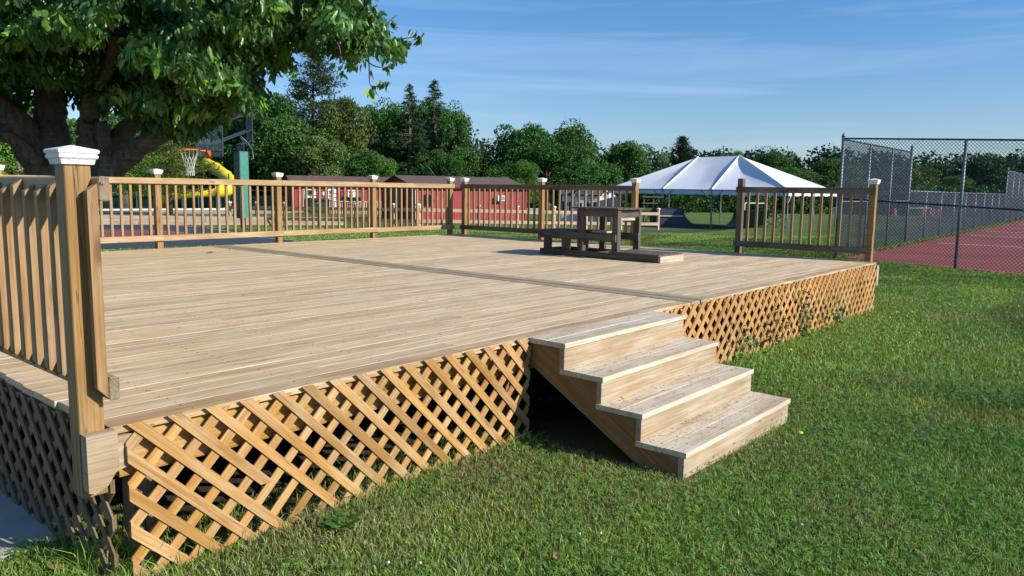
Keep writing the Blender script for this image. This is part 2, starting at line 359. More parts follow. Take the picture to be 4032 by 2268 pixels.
def subpart(o, parent):                 # child of a part: meshes already sit in the thing's own space
    o.parent = parent; return o
def tag(o, label, cat, group=None):
    o['label'] = label; o['category'] = cat
    if group: o['group'] = group
    return o
def thing(name, label, cat, loc=(0, 0, 0), group=None):
    o = bpy.data.objects.new(name, None); o.empty_display_size = .3; o.location = loc; o['_w'] = list(loc)
    COL.objects.link(o); return tag(o, label, cat, group)
def struct(o, kind='structure'): o['kind'] = kind; return o
def copy_tree(o, parent=None):
    c = o.copy(); COL.objects.link(c)
    if parent is not None: c.parent = parent
    for ch in list(o.children): copy_tree(ch, c)
    return c
def np_mesh(name, V, loops, starts, totals, mat, parent=None, cols=None, smooth=False, loc=None):
    me = bpy.data.meshes.new(name); V = np.asarray(V, dtype=np.float32)
    off = np.array(parent['_w'] if parent is not None else (loc or (0, 0, 0)), dtype=np.float32)
    me.vertices.add(len(V)); me.vertices.foreach_set('co', (V-off).ravel())
    me.loops.add(len(loops)); me.loops.foreach_set('vertex_index', np.asarray(loops, dtype=np.int32))
    me.polygons.add(len(starts)); me.polygons.foreach_set('loop_start', np.asarray(starts, dtype=np.int32))
    me.polygons.foreach_set('loop_total', np.asarray(totals, dtype=np.int32))
    me.update(calc_edges=True)
    if cols is not None:
        a = me.attributes.new('col', 'FLOAT_COLOR', 'POINT'); a.data.foreach_set('color', np.asarray(cols, dtype=np.float32).ravel())
    if smooth: me.polygons.foreach_set('use_smooth', np.ones(len(starts), dtype=bool))
    me.materials.append(mat); o = bpy.data.objects.new(name, me); COL.objects.link(o)
    o['_w'] = [float(x) for x in off]
    if parent is not None: o.parent = parent
    else: o.location = [float(x) for x in off]
    return o

# ------------------------------------------------------------------ light and sky
SH = Vector((-.29, 1., -.56)).normalized()          # direction the sunlight travels
sun = bpy.data.lights.new('sun', 'SUN'); sun.energy = 4.6; sun.angle = R(.55); sun.color = (1., .93, .82)
so = bpy.data.objects.new('sun', sun); COL.objects.link(so)
so.rotation_euler = SH.to_track_quat('-Z', 'Y').to_euler()
elev = math.asin(-SH.z); az = math.atan2(-SH.x, -SH.y)       # rotation clockwise from +Y
w = bpy.data.worlds.new('World'); sc.world = w; w.use_nodes = True
wt = w.node_tree; wt.nodes.clear()
wo = wt.nodes.new('ShaderNodeOutputWorld'); bg = wt.nodes.new('ShaderNodeBackground')
sk = wt.nodes.new('ShaderNodeTexSky'); sk.sky_type = 'NISHITA'; sk.sun_disc = False
sk.sun_elevation = elev; sk.sun_rotation = az; sk.air_density = 1.0; sk.dust_density = .45; sk.ozone_density = 2.2; sk.altitude = 50
tc = wt.nodes.new('ShaderNodeTexCoord')
mp = wt.nodes.new('ShaderNodeMapping'); mp.inputs['Scale'].default_value = (1.1, 1.1, 17); mp.inputs['Rotation'].default_value = (R(3), R(-2), R(35))
wt.links.new(tc.outputs['Generated'], mp.inputs['Vector'])
nz = wt.nodes.new('ShaderNodeTexNoise'); nz.inputs['Scale'].default_value = 1.7; nz.inputs['Detail'].default_value = 6; nz.inputs['Roughness'].default_value = .55; nz.inputs['Distortion'].default_value = .6
wt.links.new(mp.outputs[0], nz.inputs['Vector'])
rp = wt.nodes.new('ShaderNodeValToRGB'); rp.color_ramp.elements[0].position = .48; rp.color_ramp.elements[1].position = .78
rp.color_ramp.elements[1].color = (.24, .24, .24, 1)
wt.links.new(nz.outputs['Fac'], rp.inputs[0])
mxw = wt.nodes.new('ShaderNodeMix'); mxw.data_type = 'RGBA'; mxw.inputs[7].default_value = (5.2, 6.2, 7.6, 1)
tint = wt.nodes.new('ShaderNodeMix'); tint.data_type = 'RGBA'; tint.blend_type = 'MULTIPLY'; tint.inputs['Factor'].default_value = 1
sxyz = wt.nodes.new('ShaderNodeSeparateXYZ'); wt.links.new(tc.outputs['Generated'], sxyz.inputs[0])
tr_ = wt.nodes.new('ShaderNodeValToRGB'); te = tr_.color_ramp.elements; te[0].position = .0; te[0].color = (.68, .74, .93, 1); te[1].position = .28; te[1].color = (.37, .74, 1.02, 1)
wt.links.new(sxyz.outputs[2], tr_.inputs[0]); wt.links.new(sk.outputs[0], tint.inputs[6]); wt.links.new(tr_.outputs[0], tint.inputs[7])
wt.links.new(rp.outputs[0], mxw.inputs['Factor']); wt.links.new(tint.outputs[2], mxw.inputs[6])
wt.links.new(mxw.outputs[2], bg.inputs['Color']); bg.inputs['Strength'].default_value = .106
wt.links.new(bg.outputs[0], wo.inputs['Surface'])
sc.view_settings.view_transform = 'Standard'; sc.view_settings.look = 'None'; sc.view_settings.exposure = .5; sc.view_settings.gamma = 1
try:
    sc.cycles.use_denoising = True; sc.cycles.max_bounces = 6; sc.cycles.diffuse_bounces = 3; sc.cycles.transparent_max_bounces = 12
except Exception: pass

# ------------------------------------------------------------------ ground
H = .70; L = 10.94; W = 8.75; RISE = .178; RUN = .3003; D0 = .316; S0, S1 = 2.74, 4.39
def build_ground():
    rr = np.concatenate([np.linspace(.5, 40, 110), np.geomspace(41, 1600, 60)]); th = np.linspace(0, 2*math.pi, 241)[:-1]
    RR, TH = np.meshgrid(rr, th, indexing='ij'); X = CX+RR*np.cos(TH); Y = CY+RR*np.sin(TH)
    Z = terr(X, Y)+(vnoise(X, Y, 1.3, 3)-.5)*.02*np.clip((26-RR)/8, 0, 1)*(1-sstep(-.5, .5, X)*sstep(-.5, .5, Y)) - .008
    V = np.stack([X, Y, Z], -1).reshape(-1, 3); V = np.vstack([V, [[CX, CY, -.01]]])
    n, m = len(rr), len(th); F = []
    for i in range(n-1):
        a = i*m+np.arange(m); b = i*m+(np.arange(m)+1) % m
        F.append(np.stack([a, b, b+m, a+m], -1))
    F = np.concatenate(F)[:, ::-1]; c = len(V)-1
    tri = np.stack([np.arange(m), np.full(m, c), (np.arange(m)+1) % m], -1)
    loops = np.concatenate([F.ravel(), tri.ravel()]); tot = np.concatenate([np.full(len(F), 4), np.full(len(tri), 3)])
    st = np.concatenate([[0], np.cumsum(tot)[:-1]])
    o = np_mesh('ground', V, loops, st, tot, M['lawn'], smooth=True); struct(o)
build_ground()

def flat(name, pts, mat, dz=.004, kind='structure', sub=1):
    """a sheet on the terrain, cut fine enough to follow it"""
    pts = [Vector((p[0], p[1])) for p in pts]
    me = bpy.data.meshes.new(name); import bmesh
    bm = bmesh.new(); vs = [bm.verts.new((p.x, p.y, 0)) for p in pts]; bm.faces.new(vs)
    bmesh.ops.triangulate(bm, faces=bm.faces[:])
    if sub: bmesh.ops.subdivide_edges(bm, edges=bm.edges[:], cuts=sub*6, use_grid_fill=True)
    for v in bm.verts: v.co.z = float(terr(v.co.x, v.co.y))+dz
    bmesh.ops.recalc_face_normals(bm, faces=bm.faces[:])
    bm.to_mesh(me); bm.free(); me.materials.append(mat); o = bpy.data.objects.new(name, me); COL.objects.link(o); o['kind'] = kind; return o

def strip_line(name, p, q, wd, mat, dz, parentlabel=None):
    p = Vector(p[:2]); q = Vector(q[:2]); d = (q-p).normalized(); n = Vector((-d.y, d.x))*wd/2
    return flat(name, [p-n, q-n, q+n, p+n], mat, dz)

flat('dirt', [(.12, .1), (L-.1, .1), (L-.1, W-.1), (.12, W-.1)], M['dirt'], .012, sub=0)
# concrete pad beside the deck
mb = MB(); mb.prism([(-6, .62), (.10, .62), (.10, 9), (-6, 9)], (0, 0, 0), (1, 0, 0), (0, 1, 0), (0, 0, 1), -.06, .018)
struct(mb.build('pavement', M['conc']))
# basketball court behind the deck
A = gnd(560, 984); 
g = lambda x, y: gnd(x, y)
court_pts = [g(-700, 1020), g(1085, 958), g(1172, 950), g(640, 883), g(300, 884), g(-500, 900)]
flat('basketball_court', court_pts, M['court_blue'], .006)
flat('court_key', [g(-200, 940), g(560, 941), g(790, 926), g(760, 921), g(600, 909), g(395, 909), g(-200, 909)], M['court_red'], .012)
def ln(name, pts, wd, dz=.018, mat='line'):
    for a, b in zip(pts[:-1], pts[1:]): strip_line(name, a, b, wd, M[mat], dz)
ln('court_line', [g(-200, 908), g(395, 908), g(600, 908)], .06)
ln('court_line', [g(600, 908), g(740, 920)], .06)
ln('court_line', [g(1172, 949), g(1000, 934), g(640, 884), g(480, 880)], .06)
# path
flat('path', [g(2480, 921), g(2530, 908), g(2680, 905), g(2860, 905), g(2700, 915), g(2560, 925)], M['asphalt'], .01)

# ------------------------------------------------------------------ grass
TC = Vector((20.08, 3.48)); TP = Vector((19.06, .44)); TD = (TP-TC).normalized()      # tennis fence line
def blades(name, X, Y, Hh, Wd, C, lean=.35, zoff=0.):
    n = len(X); a = RNG.uniform(0, 2*math.pi, n); ld = RNG.uniform(0, 2*math.pi, n); le = RNG.uniform(.05, lean*2, n)*Hh
    Z = terr(X, Y)+zoff-.004
    wx, wy = np.cos(a)*Wd/2, np.sin(a)*Wd/2; lx, ly = np.cos(ld)*le, np.sin(ld)*le
    V = np.empty((n, 5, 3))
    V[:, 0] = np.stack([X-wx, Y-wy, Z], -1); V[:, 1] = np.stack([X+wx, Y+wy, Z], -1)
    V[:, 2] = np.stack([X+wx*.8+lx*.35, Y+wy*.8+ly*.35, Z+Hh*.6], -1); V[:, 3] = np.stack([X-wx*.8+lx*.35, Y-wy*.8+ly*.35, Z+Hh*.6], -1)
    V[:, 4] = np.stack([X+lx, Y+ly, Z+Hh], -1)
    b = np.arange(n)[:, None]*5; lo = np.concatenate([b+0, b+1, b+2, b+3, b+3, b+2, b+4], 1).ravel()
    st = (np.arange(n)[:, None]*7+np.array([0, 4])).ravel(); tot = np.tile([4, 3], n)
    cols = np.repeat(np.concatenate([C, np.ones((n, 1))], 1), 5, 0)
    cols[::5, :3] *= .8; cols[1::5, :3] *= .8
    return struct(np_mesh(name, V.reshape(-1, 3), lo, st, tot, M['grass'], cols=cols), 'stuff')
def grass_color(X, Y, n):
    base = np.array([.245, .375, .060]); dry = np.array([.36, .32, .16]); dk = np.array([.095, .21, .035]); yl = np.array([.29, .36, .06]); bl = np.array([.24, .34, .18])
    p = vnoise(X, Y, .9, 11); q = vnoise(X, Y, 2.6, 12); s = vnoise(X, Y, .28, 13); u = RNG.random(n)
    C = base[None]*(.45+1.1*u[:, None]**1.3)
    C = C+(dk-C)*(sstep(.42, .75, q)*.75)[:, None]
    C = C+(yl-C)*(sstep(.5, .85, p)*.6)[:, None]
    C = C+(bl-C)*((RNG.random(n) < .16)*.7)[:, None]
    big = vnoise(X*.5+Y*.3, Y-X*.2, 1.1, 61); C = C*(1-.5*sstep(.58, .80, big)*sstep(2, 6, X))[:, None]
    near = np.exp(-((Y+.45)/.55)**2)*(X > .1)*(X < 2.8)
    pd = .06+.24*sstep(.55, .85, s*.6+p*.4)+.35*near
    for a_, b_, rr_ in ((2990, 1752, .28), (2640, 1905, .2), (1200, 2030, .35), (3330, 2030, .25), (3760, 1250, .5), (1900, 1850, .3), (3500, 1500, .35)):
        q_ = onz(a_, b_); pd = pd+.65*np.exp(-((X-q_.x)**2+(Y-q_.y)**2)/rr_**2)
    C = np.where((RNG.random(n) < pd)[:, None], dry*(.55+.6*u[:, None]), C)
    return np.clip(C, 0, 1)
def keep(X, Y):
    in_deck = (X > .35) & (X < L) & (Y > .42) & (Y < W)
    in_st = (X > S0-.02) & (X < S1+.02) & (Y > -1.23) & (Y < .4)
    pad = (X < .02) & (Y > .66+.05*vnoise(X, Y, .1, 5)) & (Y < 9)
    d = (X-CX)*F2.x+(Y-CY)*F2.y
    n = Vector((-TD.y, TD.x)); s = (X-TC.x)*n.x+(Y-TC.y)*n.y
    ten = (s > .15) & ((Y < 3.45+.02*(X-20)))
    crt = np.zeros(len(X), bool)
    P = [(p.x, p.y) for p in court_pts]; ins = np.zeros(len(X), bool); j = len(P)-1
    for i in range(len(P)):
        (xi, yi), (xj, yj) = P[i], P[j]
        if yi != yj: ins ^= ((yi > Y) != (yj > Y)) & (X < (xj-xi)*(Y-yi)/(yj-yi)+xi)
        j = i
    return ~(in_deck | in_st | pad | ten | ins)
def lawn():
    # radius sampled so that density falls off with distance
    n1 = 92000; r1 = np.sqrt(RNG.uniform(2.7**2, 4.6**2, n1))
    n2 = 560000; e = .30; r2 = (4.6**e+RNG.random(n2)*(36**e-4.6**e))**(1/e)
    r = np.concatenate([r1, r2]); th = YAW+RNG.uniform(-.92, .68, len(r))
    X = CX+r*np.cos(th); Y = CY+r*np.sin(th); k = keep(X, Y); X, Y, r = X[k], Y[k], r[k]; n = len(X)
    hn = vnoise(X, Y, .5, 21); hh = (.012+.018*RNG.random(n)+.016*hn)
    tall = (np.abs(Y-.12) < .26) & (X > -.1) & (X < L) & (RNG.random(n) < .30)
    hh = np.where(tall, hh*RNG.uniform(1.2, 3.6, n), hh)
    side = (np.abs(X-.0) < .18) & (Y > 0) & (Y < .7); hh = np.where(side, hh*1.8, hh)
    wd = RNG.uniform(.0030, .0062, n)*np.clip(r/4.2, 1, 7)**.85
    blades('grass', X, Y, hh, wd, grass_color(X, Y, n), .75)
lawn()
def clover():
    n = 22000; r = np.sqrt(RNG.uniform(2.8**2, 8**2, n)); th = YAW+RNG.uniform(-.66, .63, n)
    X = CX+r*np.cos(th); Y = CY+r*np.sin(th); k = keep(X, Y) & (vnoise(X, Y, .7, 31)*.7+vnoise(X, Y, .2, 32)*.3 > .50); X, Y = X[k], Y[k]; n = len(X)
    Z = terr(X, Y)+RNG.uniform(.025, .055, n); V = []; s = RNG.uniform(.007, .012, n); a0 = RNG.uniform(0, 6.28, n); cols = []
    tx, ty = RNG.uniform(-.35, .35, n), RNG.uniform(-.35, .35, n)
    for k3 in range(3):
        a = a0+k3*2.094
        def P(rad, da): 
            x = np.cos(a+da)*s*rad; y = np.sin(a+da)*s*rad; return np.stack([X+x, Y+y, Z+x*tx+y*ty], -1)
        V.append(np.stack([P(0, 0), P(1.1, -.6), P(1.5, -.2), P(1.5, .2), P(1.1, .6)], 1))
    V = np.stack(V, 1).reshape(-1, 3); m = n*3
    lo = np.arange(m*5); st = np.arange(m)*5; tot = np.full(m, 5)
    c = np.array([.085, .195, .035])*RNG.uniform(.7, 1.5, (n, 1)); c = np.repeat(np.concatenate([c, np.ones((n, 1))], 1), 15, 0)
    struct(np_mesh('clover', V, lo, st, tot, M['grass'], cols=c), 'stuff')
clover()
# ------------------------------------------------------------------ deck
deck = thing('deck', 'large pale tan wooden deck of long boards with orange lattice skirting', 'deck', (0, 0, 0))
BW = .145; NB = int(W/BW)+1
def planks(name, x0, x1, mat, jag0=.0, jag1=.0, rows=None):
    mb = MB()
    for i in (rows or range(1, NB)):
        y0 = i*BW; y1 = min(y0+BW-.0026, W)
        if y1-y0 < .03: continue
        z = H+random.uniform(-.0009, .0009); a = x0+random.uniform(-jag0, jag0); b = x1+random.uniform(-jag1, jag1)
        cuts = [a, b]
        if random.random() < .55: cuts = [a, random.uniform(a+1.2, b-1.2), b]
        for c0, c1 in zip(cuts[:-1], cuts[1:]):
            mb.box((c0+.001, y0, z-.034), (c1-.001, y1, z), 0, .0022)
    return mb.build(name, mat, deck)
planks('decking', -.01, 5.09, M['deck'], .012, .002)
planks('decking', 5.452, 10.795, M['deck'], .002, .002)
planks('front_board', -.01, 5.09, M['deck_brown'], .0, .002, [0]); planks('front_board', 5.452, 10.795, M['deck_brown'], .002, .002, [0])
mb = MB(); mb.box((5.094, -.004, H-.034), (5.262, W+.01, H+.004), 1, .003); mb.box((5.270, -.012, H-.030), (5.448, W+.01, H+.007), 1, .003)
mb.build('joint_board', M['strip'], deck)
mb = MB(); mb.box((10.80, .0, H-.034), (10.94, W, H+.004), 1, .005); mb.build('edge_board', M['strip'], deck)
# rim boards and joists
mb = MB(); mb.box((.03, .030, H-.235), (L-.03, .068, H-.036)); mb.build('rim_board', M['rim'], deck)
mb = MB(); mb.box((.0, .07, H-.235), (.036, W-.07, H-.036)); mb.build('rim_board', M['stringer'], deck)
mb = MB(); mb.box((.03, W-.06, H-.235), (L-.03, W-.02, H-.036)); mb.build('rim_board', M['rim'], deck)
mb = MB(); mb.box((L-.04, .07, H-.235), (L, W-.07, H-.036)); mb.build('rim_board', M['rim'], deck)
# the beam end that sticks out beside the corner post
mb = MB(); mb.prism([(-.125, .698), (-.004, .698), (-.002, .545), (-.05, .475), (-.10, .452), (-.125, .462)], (0, 0, 0), (1, 0, 0), (0, 0, 1), (0, 1, 0), -.056, -.001)
mb.build('beam_end', M['stair'], deck)
mb = MB(); mb.prism([(-.001, .655), (.09, .655), (.09, .53), (.0, .50)], (0, 0, 0), (1, 0, 0), (0, 0, 1), (0, 1, 0), .0, .029); mb.build('beam_end', M['stair'], deck)
# screw heads along the joists
def discs(name, pts_, parent, rad=.0045, mat='galv_dark'):
    mb = MB()
    for (x, y, z) in pts_:
        V = [(x+rad*math.cos(a), y+rad*math.sin(a), z) for a in np.linspace(0, 2*math.pi, 7)[:-1]]; mb.add(V, [(0, 1, 2, 3, 4, 5)])
    return mb.build(name, M[mat], parent)
pts_ = []
for i in range(NB):
    for x in np.arange(.35, 10.7, .61):
        if abs(x-5.27) < .25: continue
        for dy in (.03, .11): pts_.append((x+random.uniform(-.012, .012), i*BW+dy+random.uniform(-.006, .006), H+.0018))
struct(discs('screw_heads', pts_, deck), 'stuff')
# supports under the deck
for i, x in enumerate((.10, 2.6, 5.2, 7.8, 10.7)):
    for y in (.07, 4.3, 8.5):
        if i not in (0, 4) and y > .1: continue
        mb = MB(); mb.box((x, y+.01, -.02), (x+.10, y+.11, H-.24), 2); mb.build('support_post', M['endgrain'] if i == 0 else M['stringer'], deck)
for y in np.arange(.5, W, .9):
    mb = MB(); mb.box((.04, y, H-.23), (L-.045, y+.038, H-.037)); mb.build('joist', M['stringer'], deck)

def clip_poly(poly, a, b, c):              # keep a*x+b*y<=c
    out = []
    for i in range(len(poly)):
        p, q = poly[i], poly[(i+1) % len(poly)]; dp = a*p[0]+b*p[1]-c; dq = a*q[0]+b*q[1]-c
        if dp <= 0: out.append(p)
        if (dp < 0 < dq) or (dq < 0 < dp):
            t_ = dp/(dp-dq); out.append((p[0]+(q[0]-p[0])*t_, p[1]+(q[1]-p[1])*t_))
    return out
def lattice(name, u0, u1, v0, v1, pitch, wd, frame, front, mats, phase=0., tilt=.83, broken=()):
    """two crossed layers; frame(u, v, w) gives a point, w outward. front: +1 when the outer layer leans up-left."""
    res = []
    for layer in (0, 1):
        lean = front if layer else -front
        sl = tilt*lean; mb = MB(); w0 = .0095*layer+.001; w1 = w0+.0085
        Ld = math.hypot(1, tilt)
        hw = wd/2*Ld/tilt*tilt if False else wd/2
        k = -8
        while True:
            uc = u0+phase+(0 if layer else pitch*.42)+k*pitch+random.uniform(-.006, .006); k += 1
            if uc-1.2 > u1+1: break
            # centre line: u = uc - lean*(v1 - v)*-1...
            dirv = Vector((lean*tilt, -1)).normalized(); nn = Vector((-dirv.y, dirv.x))
            a = Vector((uc, v1))-dirv*.4; b = Vector((uc, v1))+dirv*1.6
            hw = wd/2*random.uniform(.94, 1.05)
            poly = [tuple(a+nn*hw), tuple(b+nn*hw), tuple(b-nn*hw), tuple(a-nn*hw)]
            vb = v0+random.uniform(-.02, .012); vt = v1+(random.uniform(-.003, .006) if layer else random.uniform(-.03, -.012))
            for (A_, B_, C_) in ((-1, 0, -u0), (1, 0, u1), (0, -1, -vb), (0, 1, vt)): poly = clip_poly(poly, A_, B_, C_) if len(poly) > 2 else poly
            if len(poly) < 3: continue
            for (lay, lo, hi, cut) in broken:
                if lay == layer and lo < uc < hi: poly = clip_poly(poly, 0, -1, -cut)
            if len(poly) < 3: continue
            o = frame(0, 0, 0); ex = frame(1, 0, 0)-o; ey = frame(0, 1, 0)-o; ez = frame(0, 0, 1)-o
            mb.prism(poly, o, ex, ey, ez, w0, w1, (dirv.x, dirv.y))
        res.append((mb, mats[layer]))
    mbs = res[0][0].build(name, res[0][1], deck)
    sub = res[1][0].build('slat_layer', res[1][1], mbs)
    return mbs
FR = lambda u, v, w: Vector((u, -.004-w, v))
lattice('lattice_panel', .045, 2.735, .0, .700, .1695, .048, FR, 1, (M['lattice'], M['lattice']), .045, 1.0, ((1, .22, .32, .26),))
lattice('lattice_panel', 4.40, 7.60, .0, .685, .1775, .053, FR, -1, (M['lattice_red'], M['lattice_red']), .05, 1.)
lattice('lattice_panel', 7.62, 10.90, .0, .685, .1775, .053, FR, -1, (M['lattice_red'], M['lattice_red']), .02, 1.)
FL = lambda u, v, w: Vector((-.002-w, u, v))
lattice('lattice_panel', .0, 2.4, .0, .66, .165, .043, FL, -1, (M['shade_bal'], M['shade_bal']), .05, 1.)  # slats darkened in colour to stand for this side's shade
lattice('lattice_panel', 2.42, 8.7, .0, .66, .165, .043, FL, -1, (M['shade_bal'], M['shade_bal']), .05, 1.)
mb = MB(); mb.box((10.90, -.03, .36), (10.985, .0, .655), 0); mb.build('end_block', M['old_light'], deck)

# ------------------------------------------------------------------ stairs
st = thing('stairs', 'four pale wooden steps with closed risers leading off the deck to the lawn', 'stairs', (3.565, -.6, 0))
def noz(k): return -(D0+k*RUN)
for k in range(4):
    zt = H-k*RISE+.0005*(k == 0); yb = .0 if k == 0 else noz(k-1)+.046; yf = noz(k)
    if k == 0: yb = -.003
    mid = (yb+yf)/2-(.016 if k else 0)
    t0 = MB(); 
    for (a, b) in ((yf, mid-.0003), (mid+.0003, yb)):
        t0.box((S0+random.uniform(-.008, .004), a, zt-.034), (S1+random.uniform(-.006, .01), b, zt), 0, .003)
    t0.build('tread', M['tread'], st)
    struct(discs('screw_heads', [(x+random.uniform(-.01, .01), y, zt+.0012) for x in (S0+.05, S0+.6, S0+1.1, S1-.05) for y in (yf+.04, yf+.11, mid+.04, mid+.11)], st, .005), 'stuff')
    rb = MB(); zb = (H-(k+1)*RISE) if k < 3 else .0
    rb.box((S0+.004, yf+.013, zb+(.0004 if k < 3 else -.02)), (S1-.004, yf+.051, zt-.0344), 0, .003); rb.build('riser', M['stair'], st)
for x in (S0+.012, S1-.05):
    P_ = [(0.028, .655)]
    for k in range(4):
        zt = H-k*RISE-.036; P_ += [(noz(k-1)+.052 if k else .028, zt), (noz(k)+.052, zt)]
    P_ += [(noz(3)+.052, .0), (-.90, .0), (.028, .535)]
    P_ = P_[1:]
    mb = MB(); mb.prism(P_, (0, 0, 0), (0, 1, 0), (0, 0, 1), (1, 0, 0), x, x+.038, (.8, .5)); mb.build('stringer', M['stringer'], st)

# ------------------------------------------------------------------ railings
def cap_mesh(x, y, z, s=.07, hgt=.085, parent=None):
    """moulded pyramid cap; z = underside"""
    prof = [(s*.80, 0), (s*.82, .006), (s*.86, .020), (s*.97, .030), (s*.97, .038), (s*.93, .041), (s*.93, .045), (s*1.0, .050), (s*1.03, .060), (s*.97, .066), (.004, hgt)]
    V = []; F = []; k = hgt/.085
    for rr_, zz in prof:
        for sx, sy in ((-1, -1), (1, -1), (1, 1), (-1, 1)): V.append((x+sx*rr_, y+sy*rr_, z+zz*(k if rr_ > .01 else 1)))
    for i in range(len(prof)-1):
        for j in range(4): F.append((i*4+j, i*4+(j+1) % 4, (i+1)*4+(j+1) % 4, (i+1)*4+j))
    F.append((3, 2, 1, 0)); n = (len(prof)-1)*4; F.append((n, n+1, n+2, n+3))
    mb = MB(); mb.add(V, F); return mb.build('post_cap', M['cap'], parent)
def rail_post(root, x, y, z0, z1, w=.095, cap=True, mat='post', cs=.072, chh=.085):
    mb = MB(); mb.box((x-w/2, y-w/2, z0), (x+w/2, y+w/2, z1), 2, .004); p = mb.build('post', M[mat], root)
    if cap: cap_mesh(x, y, z1-.004, cs, chh, p)
    return p
RT, RB = 1.80, .91                        # tops of the upper and lower rail
# back railing: rails on the deck side, balusters and posts behind
bk = thing('railing', 'sunlit tan railing along the far long edge of the deck', 'railing', (5.5, W+.03, 0), 'wooden railings around the deck')
py = W+.07
PX = [.03, 2.18, 4.33, 6.48, 8.63, 10.785]
for i, x in enumerate(PX): rail_post(bk, x, py, .35, 1.862, cs=.074)
for a, b in zip(PX[:-1], PX[1:]):
    sag = random.uniform(-.004, .004)
    for zt in (RT, RB):
        mb = MB(); mb.box((a+(.045 if a > 1 else -.05), W-.018, zt-.092+sag), (b+(.043 if b < 10 else .06), W+.021, zt+sag), 0, .005)
        mb.build('top_rail' if zt == RT else 'bottom_rail', M['rail'], bk)
    n = 14; 
    for k in range(n):
        x = a+.045+(b-a-.09)*(k+.62)/(n+.25)
        mb = MB(); mb.box((x-.018+random.uniform(-.004, .004), W+.022, RB-.085), (x+.018, W+.057, RT-.012+random.uniform(-.01, .004)), 2); mb.build('baluster', M['baluster'], bk)
# right railing, two runs with an opening between; its shaded side is darkened in the wood colours
px = L+.055
def right_run(ys, label, first_cap=True, caps=None, posts=None):
    rt = thing('railing', label, 'railing', (L, sum(ys)/len(ys), 0), 'wooden railings around the deck')
    posts = posts or ys
    for i, y in enumerate(posts):
        c = True if caps is None else caps[i]
        rail_post(rt, px, y, .35, 1.862 if c else 1.935, cap=c, mat='post' if c else 'dark_rail', cs=.074)
    for i in range(len(ys)-1):
        a, b = ys[i+1], ys[i]
        for zt in (RT, RB):
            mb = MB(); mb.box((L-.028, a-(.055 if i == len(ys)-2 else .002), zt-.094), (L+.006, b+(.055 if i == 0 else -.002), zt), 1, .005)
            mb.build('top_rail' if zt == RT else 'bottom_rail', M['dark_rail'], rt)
        n = int(round((b-a)/.152))-1
        for k in range(n):
            y = a+.05+(b-a-.1)*(k+.7)/(n+.4)
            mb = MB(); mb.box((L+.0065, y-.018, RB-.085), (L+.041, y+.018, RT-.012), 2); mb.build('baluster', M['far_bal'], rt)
    return rt
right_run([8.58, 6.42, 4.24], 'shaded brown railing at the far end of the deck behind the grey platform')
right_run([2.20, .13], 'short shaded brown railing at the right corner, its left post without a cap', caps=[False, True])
# near railing along the left edge
nr = thing('railing', 'golden brown railing closest to the camera, running off the left edge', 'railing', (-.08, 2., 0), 'wooden railings around the deck')
rail_post(nr, -.078, .052, .425, 1.782, .098, True, 'post', .074, .075)
for y in (2.2, 4.36, 6.5): rail_post(nr, -.078, y, .4, 1.80, .095)
for zt, x0, nm in ((1.732, -.030, 'top_rail'), (.925, -.030, 'bottom_rail')):
    for a, b in ((-.062, 4.35), (4.352, 8.7)):
        mb = MB(); mb.box((x0, a, zt-.096), (x0+.042, b, zt), 1, .008); rl = mb.build(nm, M['rail'] if nm == 'bottom_rail' else M['rail'], nr)
        if a < 0:
            eg = MB(); eg.box((x0+.002, a-.0035, zt-.093), (x0+.040, a-.0005, zt-.003), 1); eg.build('end_grain', M['endgrain'], rl)
ys = [-.042]+[.195+.150*k for k in range(13)]+[2.33+.150*k for k in range(13)]+[4.5+.15*k for k in range(13)]+[6.65+.15*k for k in range(13)]
for y in ys:
    z0, z1 = .845+random.uniform(-.006, .006), 1.715+random.uniform(-.02, .006)
    xo = -.072; w2 = .0185
    # bevelled top and bottom ends: the outer edge is cut back
    mb = MB(); mb.prism([(xo, z0+.045), (xo+.040, z0), (xo+.040, z1), (xo, z1-.030)], (0, y+random.uniform(-.004, .004), 0), (1, 0, 0), (0, 0, 1), (0, 1, 0), -w2, w2, (0, 1))
    mb.build('baluster', M['baluster'], nr)

# ------------------------------------------------------------------ stepped platform on the deck
pd = thing('stepped_platform', 'weathered grey wooden three-level platform standing on the far part of the deck', 'platform', (8.6, 3.2, H))
X0, X1, Y0, Y1 = 8.25, 8.93, 2.15, 4.27
def pb(name, boxes, mat='old', parent=None):
    mb = MB()
    for lo, hi in boxes: mb.box(lo, hi)
    return mb.build(name, M[mat], parent or pd)
z = H+.004
pb('base_frame', [((X0, Y0+.003, z), (X0+.038, Y1, z+.088)), ((X1-.038, Y0+.003, z), (X1, Y1, z+.088)), ((X0+.04, Y1-.04, z), (X1-.04, Y1-.002, z+.086)), ((X0+.04, 3.2, z), (X1-.04, 3.24, z+.086))])
pb('end_board', [((X0+.002, Y0-.036, z), (X1-.002, Y0, z+.088))], 'old_light')
pb('base_top', [((X0-.004+i*.14, Y0-.012, z+.090), (X0+.132+i*.14, 2.98, z+.112)) for i in range(5)])
# middle bench
pb('bench_rail', [((X0-.0, 2.875, .958), (X0+.038, Y1+.01, 1.066)), ((X1-.038, 2.875, .958), (X1, Y1+.01, 1.066))])
pb('bench_top', [((X0-.004, 3.62+i*.145, 1.068), (X1+.004, 3.755+i*.145, 1.086)) for i in range(5)])
pb('loose_board', [((X0+.16, 3.13, 1.071), (X0+.44, 3.4, 1.10))], 'old_light')
for x in (X0+.042, X1-.13):
    for y in (Y1-.14, 3.78): pb('leg', [((x, y, z+.002), (x+.088, y+.10, 1.066))])
